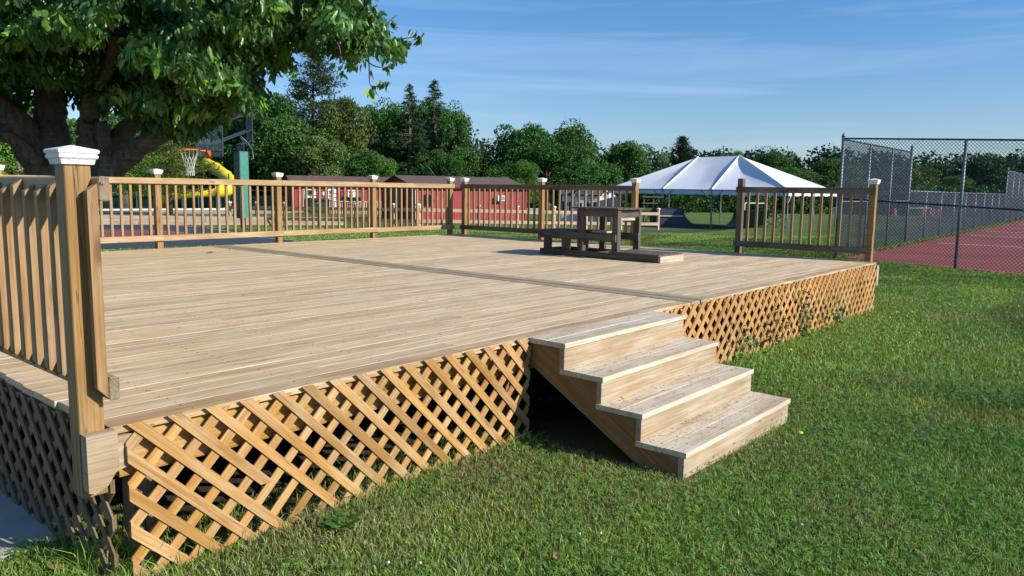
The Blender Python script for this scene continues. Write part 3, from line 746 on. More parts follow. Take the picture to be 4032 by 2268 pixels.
# tall table
TZ = 1.432
for (x, y) in ((X0-.003, 3.48), (X0+.0, 2.86), (X1-.02, 2.90), (X1-.09, 3.48)):
    pb('tall_leg', [((x+.041, y, z+.09), (x+.129 if x < 8.6 else x+.1, y+.10, TZ-.002))])
pb('cross_brace', [((X0+.045, 2.965, TZ-.115), (X0+.083, 3.475, TZ-.004))])
pb('cross_brace', [((X0+.135, 2.895, TZ-.118), (X1+.0, 2.933, TZ-.004))])
pb('cross_brace', [((X0+.14, 2.87, TZ-.165), (X1-.15, 2.893, TZ-.125))], 'old_light')
pb('table_top', [((X0-.02+i*.147, 2.82+random.uniform(-.02, .01), TZ+.001*(i % 2)), (X0+.122+i*.147, 3.64+random.uniform(-.02, .03), TZ+.019)) for i in range(5)])
# bits lying on the deck and stairs
def flecks(name, n, regions, c, ln_, seed, label=None):
    rg = np.random.default_rng(seed); V = []; C = []
    for (x0, x1, y0, y1, z, cnt, bias) in regions:
        for _ in range(cnt):
            x = rg.uniform(x0, x1); v = rg.random()**bias; y = y1-(y1-y0)*v; a = rg.uniform(0, 6.28); l = rg.uniform(*ln_)/2; wv = .0014
            dx, dy = math.cos(a), math.sin(a); lift = rg.uniform(.001, .006)
            V += [(x-dx*l-dy*wv, y-dy*l+dx*wv, z+.001), (x-dx*l+dy*wv, y-dy*l-dx*wv, z+.001), (x+dx*l+dy*wv, y+dy*l-dx*wv, z+lift), (x+dx*l-dy*wv, y+dy*l+dx*wv, z+lift)]
            k = rg.uniform(.6, 1.3); C += [(c[0]*k, c[1]*k, c[2]*k, 1)]*4
    m = len(V)//4
    return struct(np_mesh(name, np.array(V), np.arange(m*4), np.arange(m)*4, np.full(m, 4), M['grass'], cols=np.array(C)), 'stuff')
reg = [(S0+.05, S1-.05, noz(k)+.02, noz(k-1)+.02, H-k*RISE, (20, 90, 150, 220)[k], 1.8) for k in (1, 2, 3)]+[(S0, S1, -.28, 0, H+.001, 50, 1)]
flecks('grass_clippings', 0, reg, (.07, .085, .03), (.008, .03), 4)
flecks('deck_debris', 0, [(.2, 10.5, .3, 8.5, H+.003, 420, 1)], (.06, .04, .02), (.006, .035), 5)
def dry_leaf(p, s, label, rot=0., col='paper'):
    mb = MB(); V = []; F = []
    pts = [(-1, 0), (-.5, .42), (.1, .5), (.6, .3), (1, 0), (.6, -.35), (0, -.5), (-.55, -.38)]
    ca, sa = math.cos(rot), math.sin(rot)
    for a, b in pts: V.append((p[0]+(a*ca-b*sa)*s, p[1]+(a*sa+b*ca)*s, p[2]+abs(b)*s*.5+abs(a)**2*s*.22+.004))
    V.append((p[0], p[1], p[2]+.004)); mb.add(V, [(i, (i+1) % 8, 8) for i in range(8)])
    return tag(mb.build('dry_leaf', M[col]), label, 'leaf')
q = onz(828, 997, H); dry_leaf(q, .07, 'small brown dead leaf lying on the deck boards near the back railing')
q = onz(905, 985, H); dry_leaf(q, .035, 'tiny dark dead leaf on the deck beside the joint boards', 1.)
q = onz(2192, 2222); dry_leaf((q.x, q.y, .03), .035, 'curled brown dead leaf in the grass at the bottom centre', .6)
q = onz(225, 2262); dry_leaf((q.x, q.y, .02), .045, 'orange brown dead leaf in the grass at the bottom left corner', 2.)
# dandelions
def dandelion(px_, py_, label):
    q = onz(px_, py_); dl = thing('dandelion', label, 'flower', q, 'yellow dandelions in the lawn')
    mb = MB(); mb.tube([q, q+Vector((0, 0, .055))], .0016, 5); mb.build('stem', M['green_paint'], dl)
    mb = MB(); V = []; n = 14
    mb.tube([q+Vector((0, 0, .053)), q+Vector((0, 0, .057)), q+Vector((0, 0, .066))], [.006, .019, .010], n); mb.build('flower_head', M['yellow'], dl)
dandelion(3112, 1398, 'yellow dandelion in the lawn right of the deck, near the lattice')
dandelion(3588, 1244, 'yellow dandelion farthest back near the corner of the deck')
dandelion(3150, 1735, 'yellow dandelion beside the bottom step of the stairs')
def clover_flower(px_, py_, label):
    q = onz(px_, py_); fl = thing('clover_flower', label, 'flower', q, 'white clover flowers in the lawn')
    mb = MB(); mb.tube([q, q+Vector((0, 0, .05))], .0014, 5); mb.build('stem', M['green_paint'], fl)
    mb = MB(); mb.tube([q+Vector((0, 0, .037)), q+Vector((0, 0, .041)), q+Vector((0, 0, .047)), q+Vector((0, 0, .050))], [.002, .0055, .0055, .002], 8); mb.build('flower_head', M['white'], fl)
for a, b, t_ in ((1655, 2252, 'white clover flower at the bottom edge, left of centre'), (2282, 2135, 'white clover flower above the curled brown leaf'), (1530, 2250, 'white clover flower nearest the bottom left'), (3155, 2098, 'white clover flower in the grass below the stairs'), (2365, 2132, 'white clover flower right of the curled brown leaf')):
    clover_flower(a, b, t_)
# weeds: a leaf rosette and the vine climbing the lattice
def leafcloud(name, P, N, size, c, mat, parent=None, aspect=.5, vary=.4, seed=1, tip=None, fold=.25, loc=None, D=None, ovate=False):
    """pointed, folded leaves at P; D = leaf direction (n,3), N = rough normals"""
    rg = np.random.default_rng(seed); n = len(P); P = np.asarray(P)
    if D is None: D = rg.normal(size=(n, 3)); D[:, 2] -= .6
    D = D/np.linalg.norm(D, axis=1, keepdims=True)
    if N is None: N = rg.normal(size=(n, 3))
    N = N-D*np.sum(N*D, 1, keepdims=True); N /= np.maximum(np.linalg.norm(N, axis=1, keepdims=True), 1e-6)
    S = np.cross(D, N); s = size*rg.uniform(.7, 1.25, (n, 1))
    V = np.empty((n, 4, 3)); V[:, 0] = P; V[:, 2] = P+D*s
    V[:, 1] = P+D*s*.42+S*s*aspect*.5-N*s*fold*.4; V[:, 3] = P+D*s*.42-S*s*aspect*.5-N*s*fold*.4
    b = np.arange(n)[:, None]*4; lo = np.concatenate([b, b+1, b+2, b, b+2, b+3], 1).ravel(); nv = 4
    if ovate:
        nv = 6; V = np.empty((n, 6, 3)); dn = np.array([0, 0, -1.]); w_ = S*s*aspect; fo = N*s*fold
        V[:, 0] = P; V[:, 3] = P+D*s+dn*s*.10
        V[:, 1] = P+D*s*.28+w_*.46-fo*.35; V[:, 5] = P+D*s*.28-w_*.46-fo*.35
        V[:, 2] = P+D*s*.62+w_*.40-fo*.4+dn*s*.03; V[:, 4] = P+D*s*.62-w_*.40-fo*.4+dn*s*.03
        b = np.arange(n)[:, None]*6; lo = np.concatenate([b, b+1, b+2, b+3, b, b+3, b+4, b+5], 1).ravel()
    C = np.asarray(c, float); C = np.broadcast_to(C, (n, 3))*rg.uniform(1-vary, 1+vary, (n, 1))
    if tip is not None: C = np.where(tip[1][:, None], tip[0]*rg.uniform(.7, 1.3, (n, 1)), C)
    cols = np.repeat(np.concatenate([C, np.ones((n, 1))], 1), nv, 0); k_ = 4 if ovate else 3
    return np_mesh(name, V.reshape(-1, 3), lo, np.arange(n*2)*k_, np.full(n*2, k_), M[mat], parent, cols, loc=loc)
q = onz(1340, 2075); rg = np.random.default_rng(3); n = 22; a = rg.uniform(0, 6.28, n)
o = leafcloud('weed', np.tile([q.x, q.y, .01], (n, 1)), np.tile([0., 0, 1], (n, 1)), .13, (.05, .12, .02), 'grass', aspect=.3, seed=3, D=np.stack([np.cos(a), np.sin(a), rg.uniform(.1, .5, n)], 1), loc=(q.x, q.y, 0))
tag(o, 'low broad-leaved green weed rosette in the front lawn below the lattice', 'weed')
def vine(x, h, n, label, col, sz=.07, seed=1):
    rg = np.random.default_rng(seed); root = thing('vine', label, 'plant', (x, -.04, 0), 'weeds climbing the lattice')
    mb = MB(); P = []
    for s in range(3):
        pts = []; xx = x+rg.uniform(-.1, .1)
        for k in range(8):
            pts.append(Vector((xx+.06*math.sin(k*1.1+s)+.03*k*(s-1), -.045-.02*abs(math.sin(k)), h*(k/7)*rg.uniform(.9, 1.)*(1-.2*s))))
        mb.tube(pts, .0025, 5)
        for _ in range(n//3):
            p = pts[rg.integers(1, 8)]; P.append((p.x+rg.normal()*.05, p.y-abs(rg.normal())*.025, p.z+rg.normal()*.04))
    mb.build('stem', M['green_paint'], root)
    D = rg.normal(size=(len(P), 3)); D[:, 2] -= .5; N = rg.normal(size=(len(P), 3))*.5+np.array([0, -1, .4])
    leafcloud('leaves', np.array(P), N, sz, col, 'grass', root, .75, .4, seed, D=D)
vine(6.02, .45, 22, 'bright green leafy vine climbing the lattice, nearest the stairs', (.10, .21, .03), .06, 1)
vine(6.35, .30, 16, 'small broad-leaved vine at the foot of the lattice right of the stairs', (.07, .15, .05), .075, 2)
vine(7.0, .52, 90, 'dark feathery weed growing through the lattice', (.04, .09, .03), .035, 3)
vine(7.85, .56, 130, 'tall dark green weed at the middle of the right lattice', (.045, .10, .03), .04, 4)
vine(8.6, .42, 20, 'sparse yellowish vine on the far half of the lattice', (.16, .23, .05), .06, 5)
vine(9.2, .45, 26, 'pale green bindweed near the far end of the lattice', (.11, .19, .09), .07, 6)
# ------------------------------------------------------------------ tennis court and its fences
TE = Vector((27.94, 3.67)); TF = Vector((56.15, 4.75))
tq = lambda t_: TC+TD*t_
Q = lambda v, z=0.: Vector((v.x, v.y, z))
flat('tennis_court', [TC+Vector((.25, -.15)), tq(14)+Vector((.1, 0)), (90, -16), (90, 5.6), (TF.x, TF.y-.3), (TE.x, TE.y-.2)], M['court_red'], .008)
for k, (xa, dy) in enumerate(((29.55, 3.0), (36.9, 3.2), (41.9, 3.4), (47.4, 3.6), (53.5, 3.6), (59, 3.8))):
    flat('court_line', [(xa-.09, -12), (xa+.09, -12), (xa+.09, dy), (xa-.09, dy)], M['line'], .016)
# worn edge strip of dry grass along the court
rgE = np.random.default_rng(9); n = 5200; t_ = rgE.random(n); EX = np.where(t_ < .3, TC.x+(TE.x-TC.x)*t_/.3, TE.x+(TF.x-TE.x)*(t_-.3)/.7); EY = np.where(t_ < .3, TC.y+(TE.y-TC.y)*t_/.3, TE.y+(TF.y-TE.y)*(t_-.3)/.7)
EY = EY-.05+rgE.normal(size=n)*.09
blades('dry_grass', EX, EY, rgE.uniform(.04, .11, n), rgE.uniform(.02, .035, n), np.array([.24, .25, .09])*rgE.uniform(.6, 1.2, (n, 1)), .6, .01)
def chain(root, p, q, z0, z1, s=.06, wr=.0022, mat='wire', name='chain_link_mesh', drop=0.):
    """woven diamonds between p and q as thin three-sided wires"""
    p = Vector(p); q = Vector(q); Ld = (q-p).length; d = (q-p)/Ld; nrm = Vector((-d.y, d.x)); h = z1-z0; V = []; F = []
    k = -int(h/s)-1
    while k*s < Ld:
        for sg in (1, -1):
            a, b = (k*s, 0.), (k*s+h, h)
            if sg < 0: a, b = (k*s, h), (k*s+h, 0.)
            (x0, y0), (x1, y1) = a, b
            if x0 < 0: y0 += (y1-y0)*(-x0)/(x1-x0); x0 = 0
            if x1 > Ld: y1 = y0+(y1-y0)*(Ld-x0)/(x1-x0); x1 = Ld
            if x1-x0 < .02: continue
            A = (p.x+d.x*x0, p.y+d.y*x0, z0+y0-drop*x0*y0/h); B = (p.x+d.x*x1, p.y+d.y*x1, z0+y1-drop*x1*y1/h)
            ux, uz = d.x*wr, sg*wr
            i = len(V)
            for P_ in (A, B):
                V += [(P_[0]-d.x*wr, P_[1]-d.y*wr, P_[2]+sg*wr), (P_[0]+d.x*wr, P_[1]+d.y*wr, P_[2]-sg*wr), (P_[0]+nrm.x*wr*1.3, P_[1]+nrm.y*wr*1.3, P_[2])]
            F += [(i, i+1, i+4, i+3), (i+1, i+2, i+5, i+4), (i+2, i, i+3, i+5)]
        k += 1
    mb = MB(); mb.add(V, F); return mb.build(name, M[mat], root)
def fpost(root, p, z1, rad, cap=True, mat='galv', z0=-.1):
    mb = MB(); P_ = Q(p, 0); mb.tube([P_+Vector((0, 0, z0)), P_+Vector((0, 0, z1))], rad, 10)
    if cap: mb.tube([P_+Vector((0, 0, z1)), P_+Vector((0, 0, z1+.03)), P_+Vector((0, 0, z1+.08)), P_+Vector((0, 0, z1+.11))], [rad*1.2, rad*1.2, rad*.7, .004], 10)
    return mb.build('fence_post', M[mat], root, True)
def frail(root, a, b, rad=.021, mat='galv_dark', bands=True):
    mb = MB(); mb.tube([a, b], rad, 8); a = Vector(a); b = Vector(b); d = (b-a).normalized(); o = mb.build('fence_rail', M[mat], root, True)
    if bands:
        m2 = MB(); n = int((b-a).length/.6)
        for k in range(n):
            c = a+d*(.35+k*.6); m2.tube([c, c+d*.03], rad*1.45, 6)
        struct(m2.build('wire_ties', M['galv'], o), 'stuff')
    return o
FH = 3.18; TS = lambda k: FH-.02-.055*k; MS = lambda k: 1.585-.037*k
f1 = thing('tennis_fence', 'tall chain-link fence running off the right edge, nearest the camera, with dark rails', 'fence', Q(TC), 'chain-link fences around the tennis court')
fpost(f1, TC, FH+.02, .044)
for k in (1, 2, 3): 
    pp = tq(3.205*k); fpost(f1, pp, TS(3.205*k)+.02, .036, False)
frail(f1, Q(TC, TS(0)), Q(tq(9.6), TS(9.6))); frail(f1, Q(TC, MS(0)), Q(tq(9.6), MS(9.6)), .022)
chain(f1, TC, tq(9.6), .05, FH-.02, .088, .0032, drop=.055)
f2 = thing('tennis_fence', 'tall chain-link panel going away from the corner post of the tennis court', 'fence', Q(TE), 'chain-link fences around the tennis court')
fpost(f2, TE, FH+.12, .044)
for k in (.34, .67): fpost(f2, TC.lerp(TE, k), FH-.02, .030, False)
frail(f2, Q(TC, FH-.04), Q(TE, FH-.02), .021); frail(f2, Q(TC, 1.5), Q(TE, 1.5), .018, 'galv', False)
chain(f2, TC, TE, .05, FH-.03, .088, .0044)
f3 = thing('tennis_fence', 'long low chain-link fence along the far side of the tennis court', 'fence', Q(TF), 'chain-link fences around the tennis court')
NP = 9
for k in range(1, NP+1): fpost(f3, TE.lerp(TF, k/NP), 1.86, .032, False)
frail(f3, Q(TE, 1.84), Q(TF, 1.84), .02, 'galv', False)
chain(f3, TE, TF, .04, 1.83, .10, .0052, 'wire_light')
f4 = thing('tennis_fence', 'tall pale chain-link fence in the far right distance beyond the courts', 'fence', Q(TF), 'chain-link fences around the tennis court')
TG = Vector((90, 5.9))
for k in range(0, 11): fpost(f4, TF.lerp(TG, k/10), 3.4, .04, k == 0)
frail(f4, Q(TF, 3.3), Q(TG, 3.3), .025, 'galv', False); chain(f4, TF, TG, .04, 3.3, .13, .009, 'wire_light')

# ------------------------------------------------------------------ two-rail wooden fence behind the deck
def board_fence(label, P, mat, hgt=1.16):
    rt = thing('board_fence', label, 'fence', P[0], 'two-rail wooden fences behind the deck')
    n = len(P)
    for i, p in enumerate(P):
        z = p.z; mb = MB(); mb.box((p.x-.06, p.y-.06, z-.1), (p.x+.06, p.y+.06, z+hgt), 2); po = mb.build('post', M['pink' if mat == 'pink' else 'rail'], rt)
        mb = MB(); mb.prism([(-.085, -.085), (.085, -.085), (.085, .085), (-.085, .085)], (p.x, p.y, z+hgt), (1, 0, 0), (0, 1, 0), (0, 0, 1), 0, .06)
        mb.tube([(p.x, p.y, z+hgt+.06), (p.x, p.y, z+hgt+.10)], [.08, .01], 4); mb.build('post_cap', M['white'], po)
    for a, b in zip(P[:-1], P[1:]):
        d = (b-a).normalized(); nn = Vector((d.y, -d.x, 0))*.08
        if nn.dot(CP-a) < 0: nn = -nn
        for zz in (.92, .34):
            mb = MB(); mb.beam(a+nn+Vector((0, 0, zz)), b+nn+Vector((0, 0, zz)), .035, .17); mb.build('rail', M[mat], rt)
    return rt
P2 = []
for k, px_ in enumerate((1648, 1880, 2032, 2177, 2303, 2440, 2585)):
    P2.append(ground_at(px_, 40.5+k*.55))
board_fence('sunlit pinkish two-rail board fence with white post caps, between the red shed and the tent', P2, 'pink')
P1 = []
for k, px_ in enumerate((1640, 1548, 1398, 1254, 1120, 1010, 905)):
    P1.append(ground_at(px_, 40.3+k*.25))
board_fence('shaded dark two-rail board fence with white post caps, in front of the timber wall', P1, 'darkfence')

# ------------------------------------------------------------------ landscape timber wall and pool
def timber_wall(a, b, label):
    rt = thing('timber_wall', label, 'wall', a); d = (b-a); L_ = d.length; d.normalize(); za = min(a.z, b.z)-.05
    for row in range(3):
        x = 0.; mb = MB()
        while x < L_-.1:
            l = min(random.uniform(2., 2.6), L_-x); mb.beam(a+d*x+Vector((0, 0, .05+row*.155)), a+d*(x+l-.02)+Vector((0, 0, .05+row*.155+(b.z-a.z)*0)), .2-.02*row, .15); x += l
        mb.build('timber_course', M['timber'], rt)
    return rt
timber_wall(gnd(150, 884), gnd(1350, 886), 'low weathered retaining wall of stacked landscape timbers behind the basketball court')
pz = .0
dk = flat('pool_deck', [gnd(100, 838), gnd(905, 844), gnd(1120, 842), gnd(1330, 828), gnd(1130, 790), gnd(700, 782), gnd(0, 782)], M['conc'], .02)
pool = [gnd(392, 829), gnd(886, 826), gnd(912, 812), gnd(760, 803), gnd(640, 798), gnd(385, 796)]
flat('pool_water', pool, M['water'], .05)
mb = MB()
for a, b in zip(pool, pool[1:]+pool[:1]):
    mb.beam(a+Vector((0, 0, .06)), b+Vector((0, 0, .06)), .42, .16)
struct(mb.build('pool_coping', M['conc_light']))
mb = MB(); a, b = gnd(386, 800), gnd(590, 800)
pcv = thing('pool_cover_roll', 'white and blue rolled pool cover lying at the far left side of the pool', 'pool cover', a)
mb.tube([a+Vector((0, 0, .55)), b+Vector((0, 0, .55))], .32, 12); mb.build('roll', M['white'], pcv)
mb = MB(); mb.tube([a+Vector((0, 0, .2)), b+Vector((0, 0, .2))], .2, 8); mb.build('blue_sheet', plain('blue_pool_sheet', (.08, .22, .42), .5), pcv)
# pool fence with green screens
pf = thing('pool_fence', 'long galvanised pool fence with dark green mesh screens behind the water', 'fence', gnd(350, 790))
PF = [fwd(px_, 0, 84) for px_ in (330, 520, 700, 870, 1010, 1150, 1290, 1420)]
pts = [ground_at(px_, 86-(k*1.6)) for k, px_ in enumerate((330, 541, 700, 870, 1010, 1140, 1290, 1420))]
for p in pts:
    mb = MB(); mb.tube([p, p+Vector((0, 0, 2.0))], .045, 6); mb.build('fence_post', M['galv'], pf)
for a, b in zip(pts[:-1], pts[1:]):
    for zz in (1.98, 1.22):
        mb = MB(); mb.tube([a+Vector((0, 0, zz)), b+Vector((0, 0, zz))], .035, 6); mb.build('fence_rail', M['galv'], pf)
    d = (b-a).normalized(); nn = Vector((d.y, -d.x, 0)); 
    mb = MB(); mb.beam(a-nn*.06+Vector((0, 0, .75)), b-nn*.06+Vector((0, 0, .75)), .012, 1.4); mb.build('mesh_screen', M['green_mesh'], pf)
# yellow slide
sl = thing('water_slide', 'bright yellow enclosed spiral water slide on green posts behind the pool', 'slide', ground_at(870, 80))
def curve_pts(cs, n):
    out = []; 
    for i in range(len(cs)-1):
        p0, p1, p2, p3 = cs[max(i-1, 0)], cs[i], cs[i+1], cs[min(i+2, len(cs)-1)]
        for k in range(n):
            t_ = k/n; out.append(.5*((2*p1)+(p2-p0)*t_+(2*p0-5*p1+4*p2-p3)*t_*t_+(3*p1-p0-3*p2+p3)*t_**3))
    out.append(cs[-1]); return out
top = [fwd(812, 645, 82), fwd(850, 665, 81), fwd(890, 695, 79.5), fwd(915, 725, 78), fwd(895, 745, 76.5), fwd(850, 752, 76)]
mb = MB(); mb.tube(curve_pts(top, 6), [.62 if k % 6 else .70 for k in range(31)], 14); mb.build('tube', M['yellow'], sl, True)
low = curve_pts([fwd(868, 742, 76), fwd(820, 753, 76), fwd(770, 756, 75.5), fwd(715, 762, 75.5), fwd(660, 772, 76), fwd(640, 790, 77)], 6)
V = []; F = []; m = 11
for i, p in enumerate(low):
    d = (low[min(i+1, len(low)-1)]-low[max(i-1, 0)]).normalized(); s_ = d.cross(Vector((0, 0, 1))).normalized(); u_ = s_.cross(d)
    for k in range(m):
        a = math.pi*(1+k/(m-1)); V.append(p+s_*math.cos(a)*.62+u_*(math.sin(a)*.62+.1))
    for k in range(m):
        a = math.pi*(2-k/(m-1)); V.append(p+s_*math.cos(a)*.54+u_*(math.sin(a)*.54+.1))
for i in range(len(low)-1):
    for k in range(2*m): F.append((i*2*m+k, i*2*m+(k+1) % (2*m), (i+1)*2*m+(k+1) % (2*m), (i+1)*2*m+k))
mb = MB(); mb.add(V, F); mb.build('chute', M['yellow'], sl, True)
for px_, d_, h_ in ((640, 77, 1.4), (720, 75.7, 1.6), (783, 75.7, 2.1), (854, 76.2, 2.6), (905, 78, 3.6), (830, 81.5, 4.9), (868, 80.5, 4.4)):
    b = ground_at(px_, d_); mb = MB(); mb.tube([b, b+Vector((0, 0, h_))], .07, 8); mb.build('support_post', M['green_paint'], sl)
# white lifeguard chair
lc = thing('lifeguard_chair', 'tall white lifeguard chair with blue panels at the pool corner', 'chair', gnd(898, 816))
b = gnd(898, 818); ex = Vector((R2.x, R2.y, 0)); ey = Vector((F2.x, F2.y, 0)); uz = Vector((0, 0, 1))
for sx, dx in ((-.75, .55), (.65, -.0)):
    for dy in (0, .9):
        mb = MB(); mb.tube([b+ex*sx+ey*dy, b+ex*(sx+dx)+ey*dy+uz*2.7], .06, 8); mb.build('leg', M['white'], lc)
mb = MB(); mb.beam(b+ex*-.15+ey*.45+uz*1.9, b+ex*.6+ey*.45+uz*1.9, .9, .06); mb.build('seat', M['white'], lc)
mb = MB(); mb.beam(b+ex*.62+ey*.45+uz*2.1, b+ex*.66+ey*.45+uz*2.9, .9, .06); mb.build('backrest', M['white'], lc)
mb = MB(); mb.beam(b+ex*-.9+ey*-.1+uz*.12, b+ex*.9+ey*-.1+uz*.12, .25, .16); mb.build('base_board', M['white'], lc)
mb = MB(); mb.beam(b+ex*-.6+ey*-.05+uz*.9, b+ex*-.25+ey*-.05+uz*2.3, .03, .2); mb.build('side_panel', plain('blue_paint', (.05, .25, .6), .5), lc)
bn = thing('bench', 'white metal bench on the far side of the pool under the yellow chute', 'bench', gnd(695, 798))
b = gnd(695, 799)
mb = MB(); mb.beam(b-ex*.6+uz*.5, b+ex*.75+uz*.5, .4, .06); mb.build('seat', M['white'], bn)
for s_ in (-.55, -.3, .5, .7): mb = MB(); mb.tube([b+ex*s_, b+ex*s_+uz*.48], .03, 6); mb.build('leg', M['white'], bn)
def bucket(px_, py_, h_, rr_, mat, nm, label, cat):
    b = gnd(px_, py_); mb = MB(); mb.tube([b, b+uz*.02, b+uz*h_*.9, b+uz*h_], [rr_*.8, rr_*.85, rr_, rr_*1.06], 14)
    mb.tube([b+uz*h_, b+uz*(h_+.04)], [rr_*1.1, rr_*.9], 14)
    return tag(mb.build(nm, M[mat], None, loc=b), label, cat)
bucket(741, 799, .72, .26, 'white', 'bucket', 'white bucket standing on the pool edge beside a slide post', 'bucket')
bucket(818, 803, .75, .36, 'trash', 'trash_can', 'grey trash can on the pool deck below the yellow slide', 'trash can')

# ------------------------------------------------------------------ basketball hoop
HB = gnd(958, 902); hd = fwd(958, 902, 1)
d0 = (HB-CP).dot(f)
HP = lambda px_, py_, dd=0.: fwd(px_, py_, d0+dd)
hp = thing('basketball_hoop', 'basketball hoop with clear backboard, black arms and padded green post, partly under the cherry tree', 'basketball hoop', HB)
# orientation: the hoop reaches to the left and a little towards the camera
hn = (-ex*.610-ey*.793).normalized(); hs = (ex*.793-ey*.610).normalized()     # the hoop reaches left and towards the camera
pw = .20
mb = MB(); mb.obox(HB+uz*1.55, uz, hn, hs, 3.1, .15, .15); mb.build('pole', M['black_metal'], hp)
mb = MB(); mb.obox(HB+uz*1.72, uz, hn, hs, 2.58, 2*pw, 2*pw, .02); pad = mb.build('post_padding', M['pad_lit'], hp)
mb = MB(); mb.obox(HB+uz*1.72+hn*(pw+.008), uz, hs, hn, 2.58, 2*pw-.02, .016); mb.build('shade_toned_panel', M['pad_dark'], pad)  # lettered face in darker green, its shade put into the colour
for i, ch_ in enumerate('OAKFOREST'):
    cu = bpy.data.curves.new('letter', 'FONT'); cu.body = ch_; cu.size = .29; cu.align_x = 'CENTER'; cu.align_y = 'CENTER'; cu.extrude = .003; cu.offset = .006
    tmp = bpy.data.objects.new('tmp', cu); COL.objects.link(tmp); bpy.context.view_layer.update()
    me = bpy.data.meshes.new_from_object(tmp.evaluated_get(bpy.context.evaluated_depsgraph_get())); bpy.data.objects.remove(tmp)
    xa = hn.cross(uz)*-1
    Mx = Matrix((xa, uz, hn)).transposed().to_4x4()
    # text reads left to right when seen from the front (looking along -hn)
    if (uz.cross(hn)-xa).length > .1: Mx = Matrix((uz.cross(hn), uz, hn)).transposed().to_4x4()
    Mx.translation = HB+hn*(pw+.018)+uz*(2.79-i*.262)-Vector(hp['_w'])
    me.transform(Mx); me.materials.append(M['letter']); ob = bpy.data.objects.new('letter', me); COL.objects.link(ob); ob.parent = pad
# arms: two parallel bars from a rear upright to the backboard
for s_ in (-.11, .11):
    mb = MB(); mb.beam(HB+hs*s_+uz*3.0, HB+hs*s_+uz*3.30, .03, .20, hs)
    mb.beam(HB+hs*s_+uz*3.26+hn*.10, HB+hs*s_+hn*-.44+uz*3.46, .035, .19, hs); mb.build('elbow_plate', M['black_metal'], hp)
    mb = MB(); mb.beam(HB+hs*s_-hn*.40+uz*3.38, HB+hs*s_-hn*.40+uz*4.62, .035, .18, hs); mb.build('upright', M['black_metal'], hp)
    for z0, z1 in ((3.88, 3.20), (4.52, 3.92)):
        mb = MB(); mb.beam(HB+hs*s_*1.35-hn*.42+uz*z0, HB+hn*1.30+hs*s_*2.2+uz*z1, .04, .15, hs); mb.build('arm', M['black_metal'], hp)
mb = MB(); mb.tube([HB+hn*.1+hs*.14+uz*3.60, HB-hn*.2+hs*.14+uz*3.36, HB-hn*.42+hs*.14+uz*3.08, HB-hn*.45+hs*.14+uz*2.76, HB-hn*.33+hs*.14+uz*2.72], .02, 8); mb.build('crank', M['galv'], hp, True)
bbw, bbh = 1.83, 1.20
bz = 2.76
def bbp(s_, z, o=0.): return HB+hn*(1.36+o)+hs*s_+uz*z
mb = MB(); mb.obox(bbp(0, bz+bbh/2), hs, uz, hn, bbw, bbh, .012); bb = mb.build('backboard', M['acrylic'], hp)
mb = MB()
for (a, b) in ((-bbw/2, bz), (-bbw/2, bz+bbh)): mb.beam(bbp(-bbw/2, b), bbp(bbw/2, b), .05, .05)
for s_ in (-bbw/2, bbw/2): mb.beam(bbp(s_, bz), bbp(s_, bz+bbh), .05, .05, hn)
mb.build('frame', M['black_metal'], bb)
mb = MB(); mb.beam(bbp(-.2, bz+.1, -.06), bbp(-.2, bz+bbh-.05, -.06), .06, .05, hn); mb.beam(bbp(.2, bz+.1, -.06), bbp(.2, bz+bbh-.05, -.06), .06, .05, hn); mb.build('bracket', M['black_metal'], bb)
rz = 2.98; RR0 = .31; rc = HB+hn*2.14+uz*rz
mb = MB(); ring = [rc+(hn*math.cos(a)+hs*math.sin(a))*RR0 for a in np.linspace(0, 2*math.pi, 33)]; mb.tube(ring, .017, 6)
mb.prism([(0, 0), (.43, 0), (.43, -.03), (.16, -.05), (0, -.30)], bbp(-.15, rz, .0), hn, uz, hs, 0, .30); rim = mb.build('rim', M['orange'], hp)
mb = MB()
for k in range(12):
    a0 = k*math.pi/6
    for sg in (1, -1):
        pts = []
        for j in range(9):
            t_ = j/8; a = a0+sg*max(0, t_-.25)*1.5; rr_ = RR0-.165*min(1, t_*1.5); pts.append(rc+(hn*math.cos(a)+hs*math.sin(a))*rr_-uz*(.02+.92*t_))
        mb.tube(pts, .009, 4, False)
mb.build('net', M['netcord'], hp)

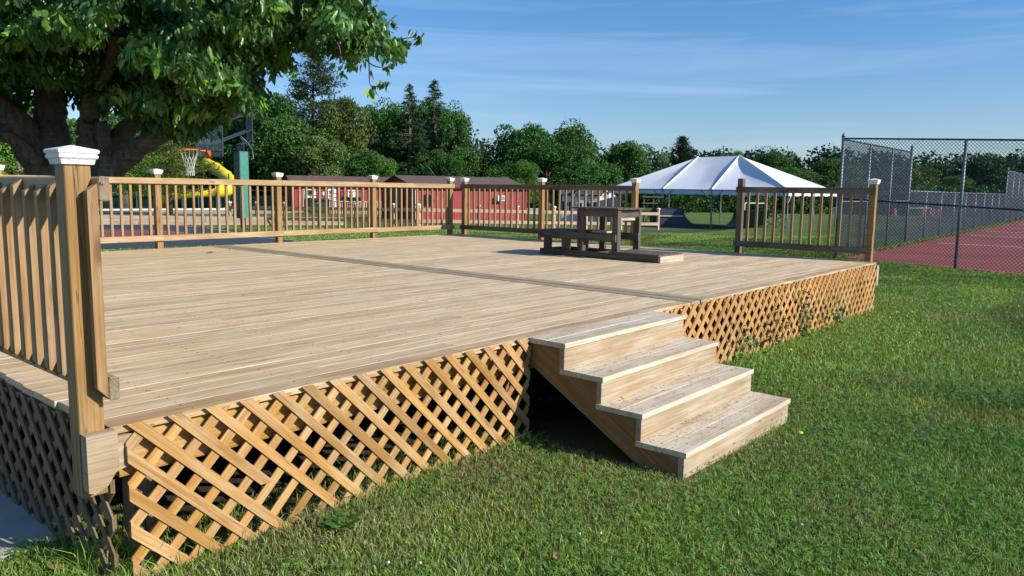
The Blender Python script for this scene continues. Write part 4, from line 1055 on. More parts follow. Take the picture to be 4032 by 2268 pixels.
# ------------------------------------------------------------------ red buildings
def shed(name, label, cat, c0, d, n_in, Ln, dp, hw, rise, wallmat, roofmat, over=.25, z=None):
    """c0 near-left corner of the long wall, d along it, n_in = into the building"""
    rt = thing(name, label, cat, c0); z = c0.z if z is None else z; B = Vector((c0.x, c0.y, z-.3)); hw2 = hw+.3
    mb = MB(); P_ = [B, B+d*Ln, B+d*Ln+n_in*dp, B+n_in*dp]; top = [p+uz*hw2 for p in P_]
    g0 = B+n_in*dp/2+uz*(hw2+rise); g1 = g0+d*Ln
    # the wall box lives in its own axes so siding grooves follow it
    me_v = []; 
    def W_(p): q = p-B; return (q.dot(d), q.dot(n_in), q.z)
    vs = P_+top+[g0, g1]; fs = [(0, 1, 5, 4), (1, 2, 6, 9, 5), (2, 3, 7, 6), (3, 0, 4, 8, 7)]
    me = bpy.data.meshes.new('wall'); me.from_pydata([W_(v) for v in vs], [], fs); me.materials.append(M[wallmat])
    o = bpy.data.objects.new('wall', me); COL.objects.link(o); o.parent = rt
    o.matrix_local = Matrix(((d.x, n_in.x, 0, B.x-c0.x), (d.y, n_in.y, 0, B.y-c0.y), (0, 0, 1, B.z-c0.z), (0, 0, 0, 1)))
    sl_ = rise/(dp/2)
    for sg in (0, 1):
        e = B+(n_in*dp if sg else Vector((0, 0, 0)))+uz*hw2; dirn = (-n_in if sg else n_in); lo_ = e-dirn*over-uz*over*sl_-d*over; hi_ = g0-d*over
        vv = [lo_, lo_+d*(Ln+2*over), hi_+d*(Ln+2*over), hi_]; me = bpy.data.meshes.new('roof')
        L2 = (hi_-lo_).length; axs = (hi_-lo_).normalized(); nr_ = d.cross(axs); 
        if nr_.z < 0: nr_ = -nr_
        me.from_pydata([(0, 0, .01), (Ln+2*over, 0, .01), (Ln+2*over, L2, .01), (0, L2, .01), (0, 0, .09), (Ln+2*over, 0, .09), (Ln+2*over, L2, .09), (0, L2, .09)], [], [(3, 2, 1, 0), (4, 5, 6, 7), (0, 1, 5, 4), (1, 2, 6, 5), (2, 3, 7, 6), (3, 0, 4, 7)])
        me.materials.append(M[roofmat]); o = bpy.data.objects.new('roof', me); COL.objects.link(o); o.parent = rt
        ml = Matrix((d, axs, nr_)).transposed().to_4x4(); ml.translation = lo_-c0; o.matrix_local = ml
    return rt, B, hw2
def wall_box(rt, B, d, n_in, u0, u1, z0, z1, out, mat, name, parent=None, th=.05):
    mb = MB(); a = B+d*u0-n_in*out; mb.obox(B+d*(u0+u1)/2-n_in*(out+th/2)+uz*(z0+z1)/2, d, n_in, uz, u1-u0, th, z1-z0); return mb.build(name, M[mat], parent or rt)
dF = Vector((F2.x, F2.y, 0)); dR = Vector((R2.x, R2.y, 0))
c2 = ground_at(1633, 50.5); d2 = (dF*4+dR*7.2).normalized(); n2 = (dF*7.2-dR*4).normalized()
bt_, B_, hw_ = shed('red_shed', 'red board-sided shed with brown gable roof, nearer of the two red buildings', 'shed', c2, d2, n2, 8.35, 6.6, 2.30, .72, 'red', 'roof')
wall_box(bt_, B_, d2, n2, -.03, .09, .3, hw_-.05, .004, 'white', 'corner_trim')
wall_box(bt_, B_, d2, n2, 8.26, 8.38, .3, hw_-.05, .004, 'red', 'corner_trim')
wall_box(bt_, B_, d2, n2, 1.85, 1.97, 1.95, 2.2, .02, 'black_metal', 'wall_light')
for u in (5.9,):
    ac = wall_box(bt_, B_, d2, n2, u, u+.62, 1.75, 2.12, .02, 'white', 'air_conditioner', None, .35); wall_box(bt_, B_, d2, n2, u+.08, u+.5, 1.8, 2.07, .375, 'trash', 'grille', ac, .01)
dr = wall_box(bt_, B_, d2, n2, .0, .0001, .3, .31, .004, 'red', 'sill_board')
mb = MB(); g_ = c2-n2*-.1; 
mb.obox(B_+n2*3.3-d2*.06+uz*1.4, n2, d2, uz, 2.4, .05, 2.1); mb.build('end_door', M['darkfence'], bt_)
sc_ = ground_at(1680, 49.2)
an = thing('satellite_dish', 'black dish antenna standing in front of the red shed', 'dish', sc_)
mb = MB(); mb.tube([sc_, sc_+uz*1.25], .05, 8); mb.build('mast', M['black_metal'], an)
mb = MB(); mb.tube([sc_+uz*1.45, sc_+uz*1.45-dF*.06, sc_+uz*1.45-dF*.1], [.05, .38, .42], 14); mb.build('dish', M['black_metal'], an)
c1 = ground_at(1160, 74); d1 = (dF*3.2+dR*7.2).normalized(); n1 = (dF*7.2-dR*3.2).normalized()
bt1, B1, hw1 = shed('red_barn', 'long low red building with white doors and brown roof, farther back on the left', 'building', c1, d1, n1, 10.6, 6.5, 2.45, .95, 'red', 'roof', .3)
u_of = lambda px_: ((px_-2016)/FPX*c1_f-c1_l)/(d1.dot(dR)-(px_-2016)/FPX*d1.dot(dF))
c1_f = (c1-CP).dot(dF); c1_l = (c1-CP).dot(dR)
def wb(px0, px1, z0, z1, mat, nm, out=.01, parent=None): return wall_box(bt1, B1, d1, n1, u_of(px0), u_of(px1), z0+.3, z1+.3, out, mat, nm, parent)
dd = wb(1193, 1242, .3, 2.15, 'white', 'door'); wb(1213, 1230, 1.65, 2.05, 'dark_glass', 'door_window', .065, dd)
wb(1270, 1281, 1.5, 1.95, 'white', 'notice')
dd = wb(1291, 1322, .4, 2.35, 'white', 'door'); wb(1298, 1303, 1.75, 2.1, 'trash', 'panel', .065, dd); wb(1309, 1315, 1.75, 2.1, 'trash', 'panel', .065, dd)
wn = wb(1368, 1409, .7, 2.15, 'white', 'window_frame')
for zz in (.85, 1.18, 1.5, 1.8): wb(1375, 1387, zz, zz+.2, 'dark_glass', 'pane', .065, wn)
wb(1448, 1457, .3, 2.4, 'white', 'corner_trim')
# grey picket handrail in front of the long building and the green ramp railing
pk = thing('picket_railing', 'grey picket railing with a white top rail in front of the long red building', 'railing', ground_at(1190, 70))
a, b = ground_at(1195, 69), ground_at(1517, 69)
mb = MB(); mb.beam(a+uz*1.1, b+uz*1.1, .1, .07); mb.build('top_rail', M['white'], pk)
n = 44
for k in range(n):
    p = a.lerp(b, (k+.5)/n); mb = MB(); mb.box((p.x-.035, p.y-.035, p.z), (p.x+.035, p.y+.035, p.z+1.06), 2); mb.build('picket', M['old_light'], pk)
gr_ = thing('ramp_railing', 'dark green sloping metal ramp railing in front of the long red building', 'railing', ground_at(1200, 67))
pts = [ground_at(1197, 67)+uz*2.05, ground_at(1290, 67)+uz*1.95, ground_at(1400, 67)+uz*1.3]
for off in (0, -.45, -.9):
    mb = MB(); mb.tube([p+uz*off*(1-.4*i/2) for i, p in enumerate(pts)], .035, 6); mb.build('rail', M['galv_dark'], gr_)
for px_, h_ in ((1197, 2.1), (1221, 2.05), (1299, 1.95), (1352, 1.6), (1406, 1.75)):
    p = ground_at(px_, 67); mb = MB(); mb.tube([p, p+uz*h_], .045, 6); mb.build('post', M['galv_dark'], gr_)
mb = MB(); a, b = ground_at(1199, 67.1), ground_at(1295, 67.1); mb.beam(a+uz*.75, b+uz*.7, .02, 1.3); mb.build('mesh_screen', M['green_mesh'], gr_)

# white playhouse
c3 = ground_at(2206, 56); d3 = (dR*.97+dF*-.23).normalized(); n3 = (dF*.97+dR*.23).normalized()
# long front is shaded, right end is lit
Lf = 3.05; dp3 = 2.1
rt3, B3, hw3 = shed('white_playhouse', 'small white lap-sided playhouse with grey roof and two little gables, behind the board fence', 'playhouse', c3, d3, n3, 2.75, 2.6, 1.98, .62, 'siding', 'roof_grey', .15)
def w3(u0, u1, z0, z1, mat, nm, out=.01, parent=None): return wall_box(rt3, B3, d3, n3, u0, u1, z0+.3, z1+.3, out, mat, nm, parent, .04)
dd = w3(1.05, 1.6, .15, 1.6, 'white', 'door'); w3(1.17, 1.48, .75, 1.4, 'dark_glass', 'door_window', .055, dd)
for u in (.2, 2.0):
    wn = w3(u, u+.3, .75, 1.45, 'white', 'window_frame'); w3(u+.04, u+.26, .80, 1.08, 'dark_glass', 'pane', .055, wn); w3(u+.04, u+.26, 1.12, 1.4, 'dark_glass', 'pane', .055, wn)
    w3(u-.16, u-.03, .72, 1.48, 'black_metal', 'shutter'); w3(u+.33, u+.47, .72, 1.48, 'black_metal', 'shutter')
for u in (.95,):
    mb = MB(); o_ = B3+d3*u+uz*(hw3-.02)-n3*.12
    mb.prism([(0, 0), (.85, 0), (.425, .52)], o_, d3, uz, n3, -.04, .9); gb = mb.build('front_gable', M['siding'], rt3)
    mb = MB(); mb.beam(o_-n3*.1-d3*.06-uz*.04, o_+d3*.425+uz*.56-n3*.1, .1, .1); mb.beam(o_-n3*.1+d3*.91-uz*.04, o_+d3*.425+uz*.56-n3*.1, .1, .1); mb.build('trim', M['white'], gb)
    mb = MB(); mb.beam(o_-d3*.08-uz*.05+n3*.35, o_+d3*.425+uz*.58+n3*.35, 1.2, .04); mb.beam(o_+d3*.93-uz*.05+n3*.35, o_+d3*.425+uz*.58+n3*.35, 1.2, .04); mb.build('gable_roof', M['roof_grey'], gb)
# lit gable wing on the right
o_ = B3+d3*2.76
mb = MB(); mb.prism([(0, 0), (1.75, 0), (1.75, 1.92), (.87, 2.5), (0, 1.92)], o_+n3*.15, (d3*.80+n3*.60).normalized(), uz, (n3*.80-d3*.60).normalized(), 0, 1.2)
wg = mb.build('side_wing', M['siding'], rt3)
dw = (d3*.80+n3*.60).normalized(); nw = (n3*.80-d3*.60).normalized()
mb = MB(); mb.beam(o_+n3*.15-dw*.1+uz*2.15-nw*.08, o_+n3*.15+dw*.87+uz*2.88-nw*.08, .06, .12); mb.beam(o_+n3*.15+dw*1.85+uz*2.15-nw*.08, o_+n3*.15+dw*.87+uz*2.88-nw*.08, .06, .12); mb.build('trim', M['white'], wg)
mb = MB(); mb.beam(o_+n3*.15-dw*.1+uz*2.2+nw*.5, o_+n3*.15+dw*.87+uz*2.93+nw*.5, 1.3, .05); mb.beam(o_+n3*.15+dw*1.85+uz*2.2+nw*.5, o_+n3*.15+dw*.87+uz*2.93+nw*.5, 1.3, .05); mb.build('wing_roof', M['roof_grey'], wg)

# ------------------------------------------------------------------ frame tent
tn_loc = ground_at(2800, 48)
tent = thing('party_tent', 'large white frame tent with two peaks and scalloped valance', 'tent', tn_loc)
EE = fwd(3105, 741, 44); AA = fwd(2395, 746, 53); DD = fwd(3296, 757, 50.5)
ez_ = 1.86; EE.z = AA.z = DD.z = ez_
CC4 = AA+(DD-EE)
P1_ = fwd(2749, 619, 53.2); P2_ = fwd(2912, 614, 50.9)
la = (EE-AA); B0 = AA+la*.345; C0 = AA+la*.62
B9 = B0+(DD-EE); C9 = C0+(DD-EE); mE = (EE+DD)/2
def drape(name, pts_, n=8, sag=.20, mat='tent'):
    """triangle/quad fabric panel with a slight sag"""
    V = []; F = []
    a, b, c, d = pts_ if len(pts_) == 4 else (pts_[0], pts_[1], pts_[2], pts_[2])
    for i in range(n+1):
        for j in range(n+1):
            u_, v_ = i/n, j/n; p = (a*(1-u_)+b*u_)*(1-v_)+(d*(1-u_)+c*u_)*v_
            s_ = 16*u_*(1-u_)*v_*(1-v_); V.append(p-uz*sag*s_+Vector((0, 0, .02*math.sin(u_*17+v_*5)*s_)))
    for i in range(n):
        for j in range(n): F.append((i*(n+1)+j, (i+1)*(n+1)+j, (i+1)*(n+1)+j+1, i*(n+1)+j+1))
    mb = MB(); mb.add(V, F); return mb.build(name, M[mat], tent, True)
drape('canopy_panel', (AA, B0, P1_)); drape('canopy_panel', (B0, C0, P2_, P1_)); drape('canopy_panel', (C0, EE, P2_)); 
drape('canopy_panel', (EE, DD, P2_)); drape('canopy_panel', (DD, C9, P2_)); drape('canopy_panel', (C9, B9, P1_, P2_)); drape('canopy_panel', (B9, CC4, P1_)); drape('canopy_panel', (CC4, AA, P1_))
def seam(a, b):
    mb = MB(); pts = [a.lerp(b, k/10)-uz*(.0*math.sin(math.pi*k/10)-.03) for k in range(11)]; mb.tube(pts, .045, 6); mb.build('seam', M['white'], tent)
seam(B0, P1_); seam(C0, P2_); seam(EE, P2_)
def valance(a, b, mat):
    n = int((b-a).length/.12); V = []; F = []
    for k in range(n+1):
        t_ = k/n; p = a.lerp(b, t_); x = (b-a).length*t_; s_ = .30-.10*(abs(math.sin(x*math.pi/.95))**.35 if True else 0)*-1-.10
        s_ = .27+.06*abs(math.sin(x*math.pi/1.0))**.5; V += [p, p-uz*s_+Vector((.01*math.sin(x*9), 0, 0))]
    for k in range(n): F.append((2*k, 2*k+1, 2*k+3, 2*k+2))
    mb = MB(); mb.add(V, F); mb.build('valance', M[mat], tent)
valance(AA, EE, 'valance'); valance(EE, DD, 'tent'); valance(DD, CC4, 'tent'); valance(CC4, AA, 'tent')
def tpole(p, base=None):
    b = Vector((p.x, p.y, float(terr(p.x, p.y)))); 
    if base is not None: b = base
    mb = MB(); mb.tube([b, p], .034, 8); mb.tube([b+Vector((.09, -.06, 0)), p-uz*.7], .03, 6); return mb.build('pole', M['galv'], tent)
for p in (AA, B0, C0, EE, DD, B9, C9, CC4, mE): tpole(p)
def br(a, b): mb = MB(); mb.tube([a, b], .026, 6); mb.build('brace', M['galv'], tent)
lu = la.normalized(); de = (DD-EE).normalized()
for p in (B0, C0, EE): br(p-uz*.75, p-lu*.75-uz*.05); br(p-uz*.75, p+(de if p is EE else lu)*.75-uz*.05)
for a, b in ((AA, EE), (EE, DD), (DD, CC4), (CC4, AA), (B0, B9), (C0, C9)): mb = MB(); mb.tube([a-uz*.03, b-uz*.03], .03, 6); mb.build('eave_tube', M['galv'], tent)

# ------------------------------------------------------------------ skate ramps, goals and drums on the field
qp = gnd(2700, 899); qd = (qp-CP).dot(f)
def U(px_, py_, d_): return fwd(px_, py_, d_)
rp_ = thing('skate_ramp', 'dark quarter-pipe skate ramp standing under the left part of the tent', 'skate ramp', qp)
def qpipe(root, xs_px, y_top, y_bot, d_, dep, mirror=False):
    x0 = U(xs_px[0], y_bot, d_); pl = []
    zt = U(xs_px[0], y_top, d_).z; zb = float(terr(x0.x, x0.y)); Hh = zt-zb
    wd0 = (xs_px[1]-xs_px[0])/FPX*d_; wd1 = (xs_px[2]-xs_px[1])/FPX*d_
    prof = [(0, 0), (0, Hh), (wd0, Hh)]
    for k in range(1, 13):
        a = k/12*math.pi/2; prof.append((wd0+wd1*(1-math.cos(a)), Hh*(1-math.sin(a))+.02))
    prof.append((wd0+wd1, 0))
    ex_ = dR
    if mirror: prof = [((wd0+wd1)-a, b) for a, b in prof]; 
    o_ = Vector((x0.x, x0.y, zb)); mb = MB(); mb.prism(prof, o_, ex_, uz, dF, 0, dep); return mb, o_, Hh, wd0, wd1
mb, o_, Hh, w0_, w1_ = qpipe(rp_, (2590, 2688, 2792), 821, 899, 48.5, 3.0); mb.build('ramp_body', M['ramp'], rp_)
mb = MB(); mb.beam(o_-dF*.05+uz*Hh*.62, o_-dF*.05+dR*w0_+uz*Hh*.62, .05, .09); mb.build('side_rail', M['conc'], rp_)
mb = MB(); mb.tube([o_+dR*w0_+uz*Hh, o_+dR*w0_+uz*Hh+dF*3], .04, 6); mb.build('coping', M['galv'], rp_)
sf = thing('scaffold_platform', 'dark metal scaffold platform with guard rails behind the board fence, left of the quarter-pipe', 'platform', ground_at(2555, 51))
for px_ in (2528, 2565, 2600):
    for dd_ in (50, 52.4):
        p = ground_at(px_, dd_); mb = MB(); mb.beam(p, p+uz*2.0, .07, .07, dF); mb.build('upright', M['darkfence'], sf)
for zz in (1.05, 1.15, 1.5, 1.9):
    a, b = ground_at(2520, 49.9)+uz*zz, ground_at(2606, 49.9)+uz*zz; mb = MB(); mb.beam(a, b, .06, .08); mb.build('guard_rail', M['darkfence'], sf)
mb = MB(); a, b = ground_at(2520, 51.2)+uz*1.1, ground_at(2606, 51.2)+uz*1.1; mb.beam(a, b, 2.4, .06); mb.build('platform_deck', M['darkfence'], sf)
for s_ in (0, 1):
    a, b = ground_at(2528 if s_ else 2565, 50), ground_at(2565 if s_ else 2528, 50); mb = MB(); mb.beam(a+uz*.1, b+uz*1.2, .04, .05); mb.build('cross_brace', M['darkfence'], sf)
r2_ = thing('skate_ramp', 'dark green skate ramp on crossed metal legs under the right part of the tent', 'skate ramp', ground_at(2980, 50))
a = ground_at(2880, 50.5); zt = fwd(2950, 834, 50.5).z-a.z
wl = lambda px_: (px_-2880)/FPX*50.5
mb = MB(); mb.prism([(0, 0)]+[(wl(2925)*math.sin(k/8*math.pi/2)**1.0, zt*(1-math.cos(k/8*math.pi/2))) for k in range(1, 9)]+[(wl(3020), zt), (wl(3020), zt*.78), (wl(2990), 0)], a, dR, uz, dF, 0, 2.6); mb.build('ramp_body', M['pad_dark'], r2_)
mb = MB(); mb.beam(a+dR*wl(2935)+uz*(zt+.03)+dF*1.3, a+dR*wl(3092)+uz*(zt+.03)+dF*1.3, 2.6, .06); mb.build('platform_deck', M['pad_dark'], r2_)
for x0_, x1_ in ((3005, 3048), (3048, 3090)):
    for (z0_, z1_) in ((0, .5), (.5, 0), (.5, 1.), (1., .5)):
        mb = MB(); mb.beam(a+dR*wl(x0_)+uz*zt*z0_, a+dR*wl(x1_)+uz*zt*z1_, .04, .05); mb.build('cross_brace', M['pad_dark'], r2_)
for x_ in (3005, 3048, 3090):
    for d_ in (0, 2.5): mb = MB(); mb.beam(a+dR*wl(x_)+dF*d_, a+dR*wl(x_)+dF*d_+uz*(zt+(.45 if x_ > 3010 else 0)), .06, .06, dF); mb.build('leg', M['pad_dark'], r2_)
def goal(label, xl, xr, yt, yb, d_, depth=1.8, mat='white', net=False):
    a = ground_at(xl, d_); b = ground_at(xr, d_); h_ = fwd((xl+xr)/2, yt, d_).z-a.z; rt = thing('soccer_goal', label, 'goal', a, 'goals on the far field')
    for p in (a, b):
        mb = MB(); mb.tube([p, p+uz*h_], .06, 8); mb.build('goal_post', M[mat], rt)
        mb = MB(); mb.tube([p+uz*h_, p+dR*depth*.6+dF*depth*.8], .035, 6); mb.build('back_stay', M['galv'], rt)
    mb = MB(); mb.tube([a+uz*h_, b+uz*h_], .06, 8); mb.build('crossbar', M[mat], rt)
    if net:
        mb = MB(); n = 10
        for k in range(n+1):
            t_ = k/n; mb.tube([a.lerp(b, t_)+uz*h_, a.lerp(b, t_)+dF*depth], .008, 3); mb.tube([a.lerp(a+dF*depth, t_)+uz*h_*(1-t_), b.lerp(b+dF*depth, t_)+uz*h_*(1-t_)], .008, 3)
        mb.build('net', M['netcord'], rt)
goal('white soccer goal seen through the chain-link fence', 3558, 3650, 819, 890, 72, 2.6)
goal('white goal frame standing behind the right skate ramp', 2922, 3008, 800, 870, 78, 2.)
goal('small pale netted goal at the hedge right of the tent', 3268, 3290, 818, 852, 96, 1.3, 'galv', True)
for k, (px_, py_) in enumerate(((3507, 860), (3617, 865), (3656, 866), (3678, 866), (3757, 870))):
    b = ground_at(px_, 84); mb = MB(); mb.tube([b, b+uz*.3, b+uz*.32, b+uz*.62, b+uz*.64, b+uz*1.0], [.33, .30, .29, .27, .26, .24], 12)
    lab = ('orange traffic drum on the far field, leftmost of the five behind the fence', 'orange traffic drum just left of the soccer goal net', 'orange traffic drum inside the soccer goal, right of its post', 'narrow orange traffic drum, fourth from the left beyond the fence', 'orange traffic drum farthest right, beside the near fence post')[k]
    o = tag(mb.build('traffic_drum', M['orange'], None, loc=b), lab, 'drum', 'orange drums on the far field')
pt = thing('picnic_table', 'small white picnic table in the shade between the red shed and the playhouse', 'table', ground_at(2095, 62)); b = ground_at(2095, 62)
mb = MB(); mb.beam(b-dR*.9+uz*.8, b+dR*.9+uz*.8, .8, .06); mb.build('table_top', M['white'], pt)
for s_ in (-1, 1):
    mb = MB(); mb.beam(b-dR*.9+dF*s_*.7+uz*.45, b+dR*.9+dF*s_*.7+uz*.45, .28, .05); mb.build('bench_seat', M['white'], pt)
    mb = MB(); mb.beam(b+dR*s_*.7-dF*.6, b+dR*s_*.7+dF*.3+uz*.8, .06, .08); mb.beam(b+dR*s_*.7+dF*.6, b+dR*s_*.7-dF*.3+uz*.8, .06, .08); mb.build('leg', M['white'], pt)
# ------------------------------------------------------------------ the big cherry tree at the left
CB = ground_at(235, 15.2)
ch = thing('cherry_tree', 'big dark-leaved cherry tree with thick leaning limbs behind the deck at the left', 'tree', CB)
def wob(pts, amp=.04, seed=0):
    rg = np.random.default_rng(seed); return [p+Vector(rg.normal(size=3)*amp) for p in pts]
def limb(name, cs, r0_, r1_, seed=0, n=5, parent=None, k_=14):
    P_ = curve_pts([fwd(*c) for c in cs], n); P_ = wob(P_, r0_*.06, seed); m = len(P_)
    rg = np.random.default_rng(seed+50); rad = [(r0_+(r1_-r0_)*i/(m-1))*rg.uniform(.93, 1.08) for i in range(m)]
    mb = MB(); mb.tube(P_, rad, k_); return mb.build(name, M['bark_sunlit' if name == 'pruned_limb' else 'bark'], parent or ch, True)
limb('trunk', [(225, 860, 15.2), (225, 760, 15.2), (215, 640, 15.2), (205, 520, 15.3), (195, 380, 15.4), (215, 200, 15.3), (240, -60, 15)], .42, .18, 1)
limb('trunk', [(330, 860, 15.0), (330, 740, 15.0), (340, 640, 15.0), (352, 540, 14.9), (352, 450, 14.8), (385, 340, 14.4)], .29, .15, 2)
limb('limb', [(190, 700, 15.1), (130, 600, 15.0), (60, 480, 14.8), (-40, 400, 14.5), (-200, 330, 14.2)], .33, .22, 3)
limb('limb', [(150, 640, 14.6), (80, 570, 14.4), (10, 530, 14.2), (-80, 520, 14)], .13, .09, 4)
limb('limb', [(350, 740, 15.0), (420, 670, 14.9), (500, 620, 14.7), (585, 555, 14.4), (680, 512, 14.2), (790, 500, 14), (930, 420, 13.6)], .26, .10, 5)
limb('limb', [(390, 720, 15.3), (425, 620, 15.3), (470, 540, 15.2), (545, 470, 15.1), (620, 380, 14.8), (700, 200, 14)], .24, .12, 6)
limb('limb', [(405, 750, 14.7), (420, 640, 14.7), (410, 560, 14.7), (400, 480, 14.6)], .19, .10, 7)
stub = limb('pruned_limb', [(385, 345, 13.9), (415, 300, 13.7), (440, 245, 13.5), (460, 180, 13.4), (468, 128, 13.3)], .07, .17, 8, 4)
q = fwd(468, 128, 13.3); qd_ = (fwd(468, 128, 13.3)-fwd(460, 180, 13.4)).normalized()
for cs, a, b, s_ in (([(700, 200, 14), (950, 120, 13.4), (1200, 60, 13), (1400, 40, 12.6)], .11, .025, 9), ([(930, 420, 13.6), (990, 330, 13.4), (1050, 250, 13.2)], .08, .02, 10), ([(385, 340, 14.4), (380, 200, 14.2), (330, 40, 14), (300, -100, 14)], .15, .08, 11),
                     ([(1200, 60, 13), (1330, 130, 12.8), (1480, 160, 12.6), (1640, 145, 12.4)], .035, .006, 12), ([(540, 470, 15), (700, 400, 14), (900, 330, 13.3), (1150, 190, 13)], .07, .015, 13), ([(620, 380, 14.8), (500, 250, 13.6), (560, 120, 13), (800, -50, 12.8)], .08, .03, 14),
                     ([(-40, 400, 14.5), (20, 250, 13.5), (40, 120, 13), (100, -50, 13)], .1, .04, 16)):
    limb('branch', cs, a, b, s_, 4, None, 8)
for cs in ([(1300, 140, 12.4), (1335, 180, 12.4), (1345, 240, 12.4), (1380, 256, 12.4)], [(1435, 180, 12.3), (1452, 240, 12.3), (1455, 320, 12.3), (1462, 340, 12.3)], [(1450, 245, 12.3), (1480, 262, 12.3), (1530, 268, 12.3)], [(1462, 340, 12.3), (1500, 340, 12.3), (1535, 322, 12.3)], [(95, 85, 12.6), (45, 140, 12.6), (38, 220, 12.6)], [(620, 30, 12.6), (632, 75, 12.6), (600, 112, 12.6)], [(298, 385, 13.8), (318, 455, 13.9), (325, 490, 14)], [(1560, 60, 12.4), (1500, 110, 12.4), (1440, 120, 12.5)]):
    limb('twig', cs, .012, .007, int(cs[0][0]) % 97, 4, None, 6)
CPOLY = [(-1000, -900), (1300, -900), (1420, -150), (1462, 30), (1500, 90), (1560, 150), (1600, 190), (1530, 215), (1420, 215), (1330, 235), (1270, 205), (1170, 215), (1120, 265), (1080, 270), (1040, 235), (1010, 300), (1050, 400), (985, 425), (900, 440), (850, 500), (760, 545), (640, 520), (560, 490), (470, 470), (380, 450), (250, 430), (120, 420), (60, 520), (-60, 640), (-1000, 700)]
def in_poly(X, Y, P):
    ins = np.zeros(len(X), bool); j = len(P)-1
    for i in range(len(P)):
        (xi, yi), (xj, yj) = P[i], P[j]
        if yi != yj: ins ^= ((yi > Y) != (yj > Y)) & (X < (xj-xi)*(Y-yi)/(yj-yi)+xi)
        j = i
    return ins
def edge_dist(X, Y, P):
    D = np.full(len(X), 1e9)
    for i in range(len(P)):
        a = np.array(P[i], float); b = np.array(P[(i+1) % len(P)], float); ab = b-a; t_ = np.clip(((X-a[0])*ab[0]+(Y-a[1])*ab[1])/(ab@ab), 0, 1)
        D = np.minimum(D, np.hypot(X-a[0]-t_*ab[0], Y-a[1]-t_*ab[1]))
    return D
def crown():
    rg = np.random.default_rng(5); X = np.concatenate([rg.uniform(-120, 1640, 9500), rg.uniform(-1000, 1400, 4200)]); Y = np.concatenate([rg.uniform(-80, 560, 9500), rg.uniform(-900, 640, 4200)])
    k = in_poly(X, Y, CPOLY); X, Y = X[k], Y[k]; e = edge_dist(X, Y, CPOLY); k = e > rg.uniform(5, 30, len(X))*(1+1.2*((X > 700) & (X < 1060))); X, Y, e = X[k], Y[k], e[k]
    # thin the lower right so sky shows through between sprays
    holes = vnoise(X, Y, 70, 41)*.6+vnoise(X, Y, 28, 42)*.4
    thin = sstep(850, 1150, X); keep_ = rg.random(len(X)) > thin*sstep(.44, .58, holes)*.86; keep_ &= rg.random(len(X)) > .5*sstep(.52, .68, vnoise(X, Y, 55, 45))
    # the dim room under the crown where the limbs show
    room = in_poly(X, Y, [(-200, 330), (60, 330), (200, 300), (330, 330), (420, 380), (560, 440), (560, 600), (-200, 700)])
    keep_ &= ~(room & (rg.random(len(X)) < .88))
    stubz = (np.abs(X-430-(250-Y)*.2) < 70) & (Y > 60) & (Y < 330)
    X, Y, e, stubz, room = X[keep_], Y[keep_], e[keep_], stubz[keep_], room[keep_]
    base = 14.6-np.clip((X-300)/1300, 0, 1)*2.0; half = .35+2.9*np.clip(e/260, 0, 1)
    d = base+rg.uniform(-1, 1, len(X))*half; d = d+(vnoise(X, Y, 95, 43)-.5)*3.2*np.clip(e/120, .15, 1)+(vnoise(X, Y, 42, 44)-.5)*1.3*np.clip(e/120, .2, 1); d = np.where((Y < -60), d-rg.random(len(X))*1.5, d)
    d = np.where(stubz, np.maximum(d, 14.3), d); d = np.where(room, np.maximum(d, 15.9), d)
    extra = [(1545, 88, 12.4), (1640, 132, 12.3), (1655, 150, 12.3), (1600, 165, 12.4), (1575, 180, 12.4), (1395, 255, 12.4), (1385, 248, 12.4), (1345, 275, 12.4), (1470, 345, 12.3), (1460, 350, 12.3), (1535, 325, 12.3), (1510, 320, 12.3), (1535, 262, 12.3), (1315, 250, 12.4), (1065, 370, 12.7), (1085, 375, 12.7), (1045, 365, 12.7), (1030, 440, 12.8), (40, 300, 12.6), (30, 330, 12.6), (1170, 290, 12.6), (1080, 280, 12.7)]
    ex_ = np.array(extra); X = np.concatenate([X, ex_[:, 0]]); Y = np.concatenate([Y, ex_[:, 1]]); d = np.concatenate([d, ex_[:, 2]])
    cen = np.array(CP)[None]+(np.array(f)[None]*FPX+np.array(CR)[None]*(X-2016)[:, None]-np.array(CU)[None]*(Y-1134)[:, None])*(d/FPX)[:, None]
    n = len(X); inframe = (X > -150) & (Y > -100); per = np.where(inframe, 16, 11); per[-len(extra):] = 6
    ids = np.repeat(np.arange(n), per); m = len(ids)
    tw = rg.normal(size=(n, 3)); tw[:, 2] = -abs(tw[:, 2])*.35; tw /= np.linalg.norm(tw, axis=1, keepdims=True)
    u = rg.uniform(-.22, .22, m); P_ = cen[ids]+tw[ids]*u[:, None]+rg.normal(size=(m, 3))*.055
    small = ids >= n-len(extra); P_[small] = cen[ids[small]]+rg.normal(size=(small.sum(), 3))*.03
    D = rg.normal(size=(m, 3))*.42+tw[ids]*.6; D[:, 2] -= .75
    N = rg.normal(size=(m, 3))*.45+(rg.normal(size=(n, 3))*.6)[ids]+np.array([.1, -.35, .65])
    tips = np.random.default_rng(8).random(n) < .075; near = d < 13.9; tips = tips & near & inframe  # young tips, on near clusters only, doubling as painted sunlit sprays
    tipm = tips[ids] & (rg.random(m) < .55); red = tipm & (rg.random(m) < .12)
    c = np.tile([.048, .118, .030], (m, 1)); c *= (.75+.5*rg.random(n))[ids][:, None]
    c = np.where((rg.random(n) < .28)[ids][:, None], c*np.array([2.0, 1.8, 1.1]), c)  # random lighter clusters: sunlit sprays put into the leaf colour
    c[tipm] = [.26, .38, .04]; c[red] = [.20, .085, .03]
    leafcloud('crown', P_, N, .145, c, 'leaf', ch, .52, .28, 6, D=D, fold=.3, ovate=True)
crown()

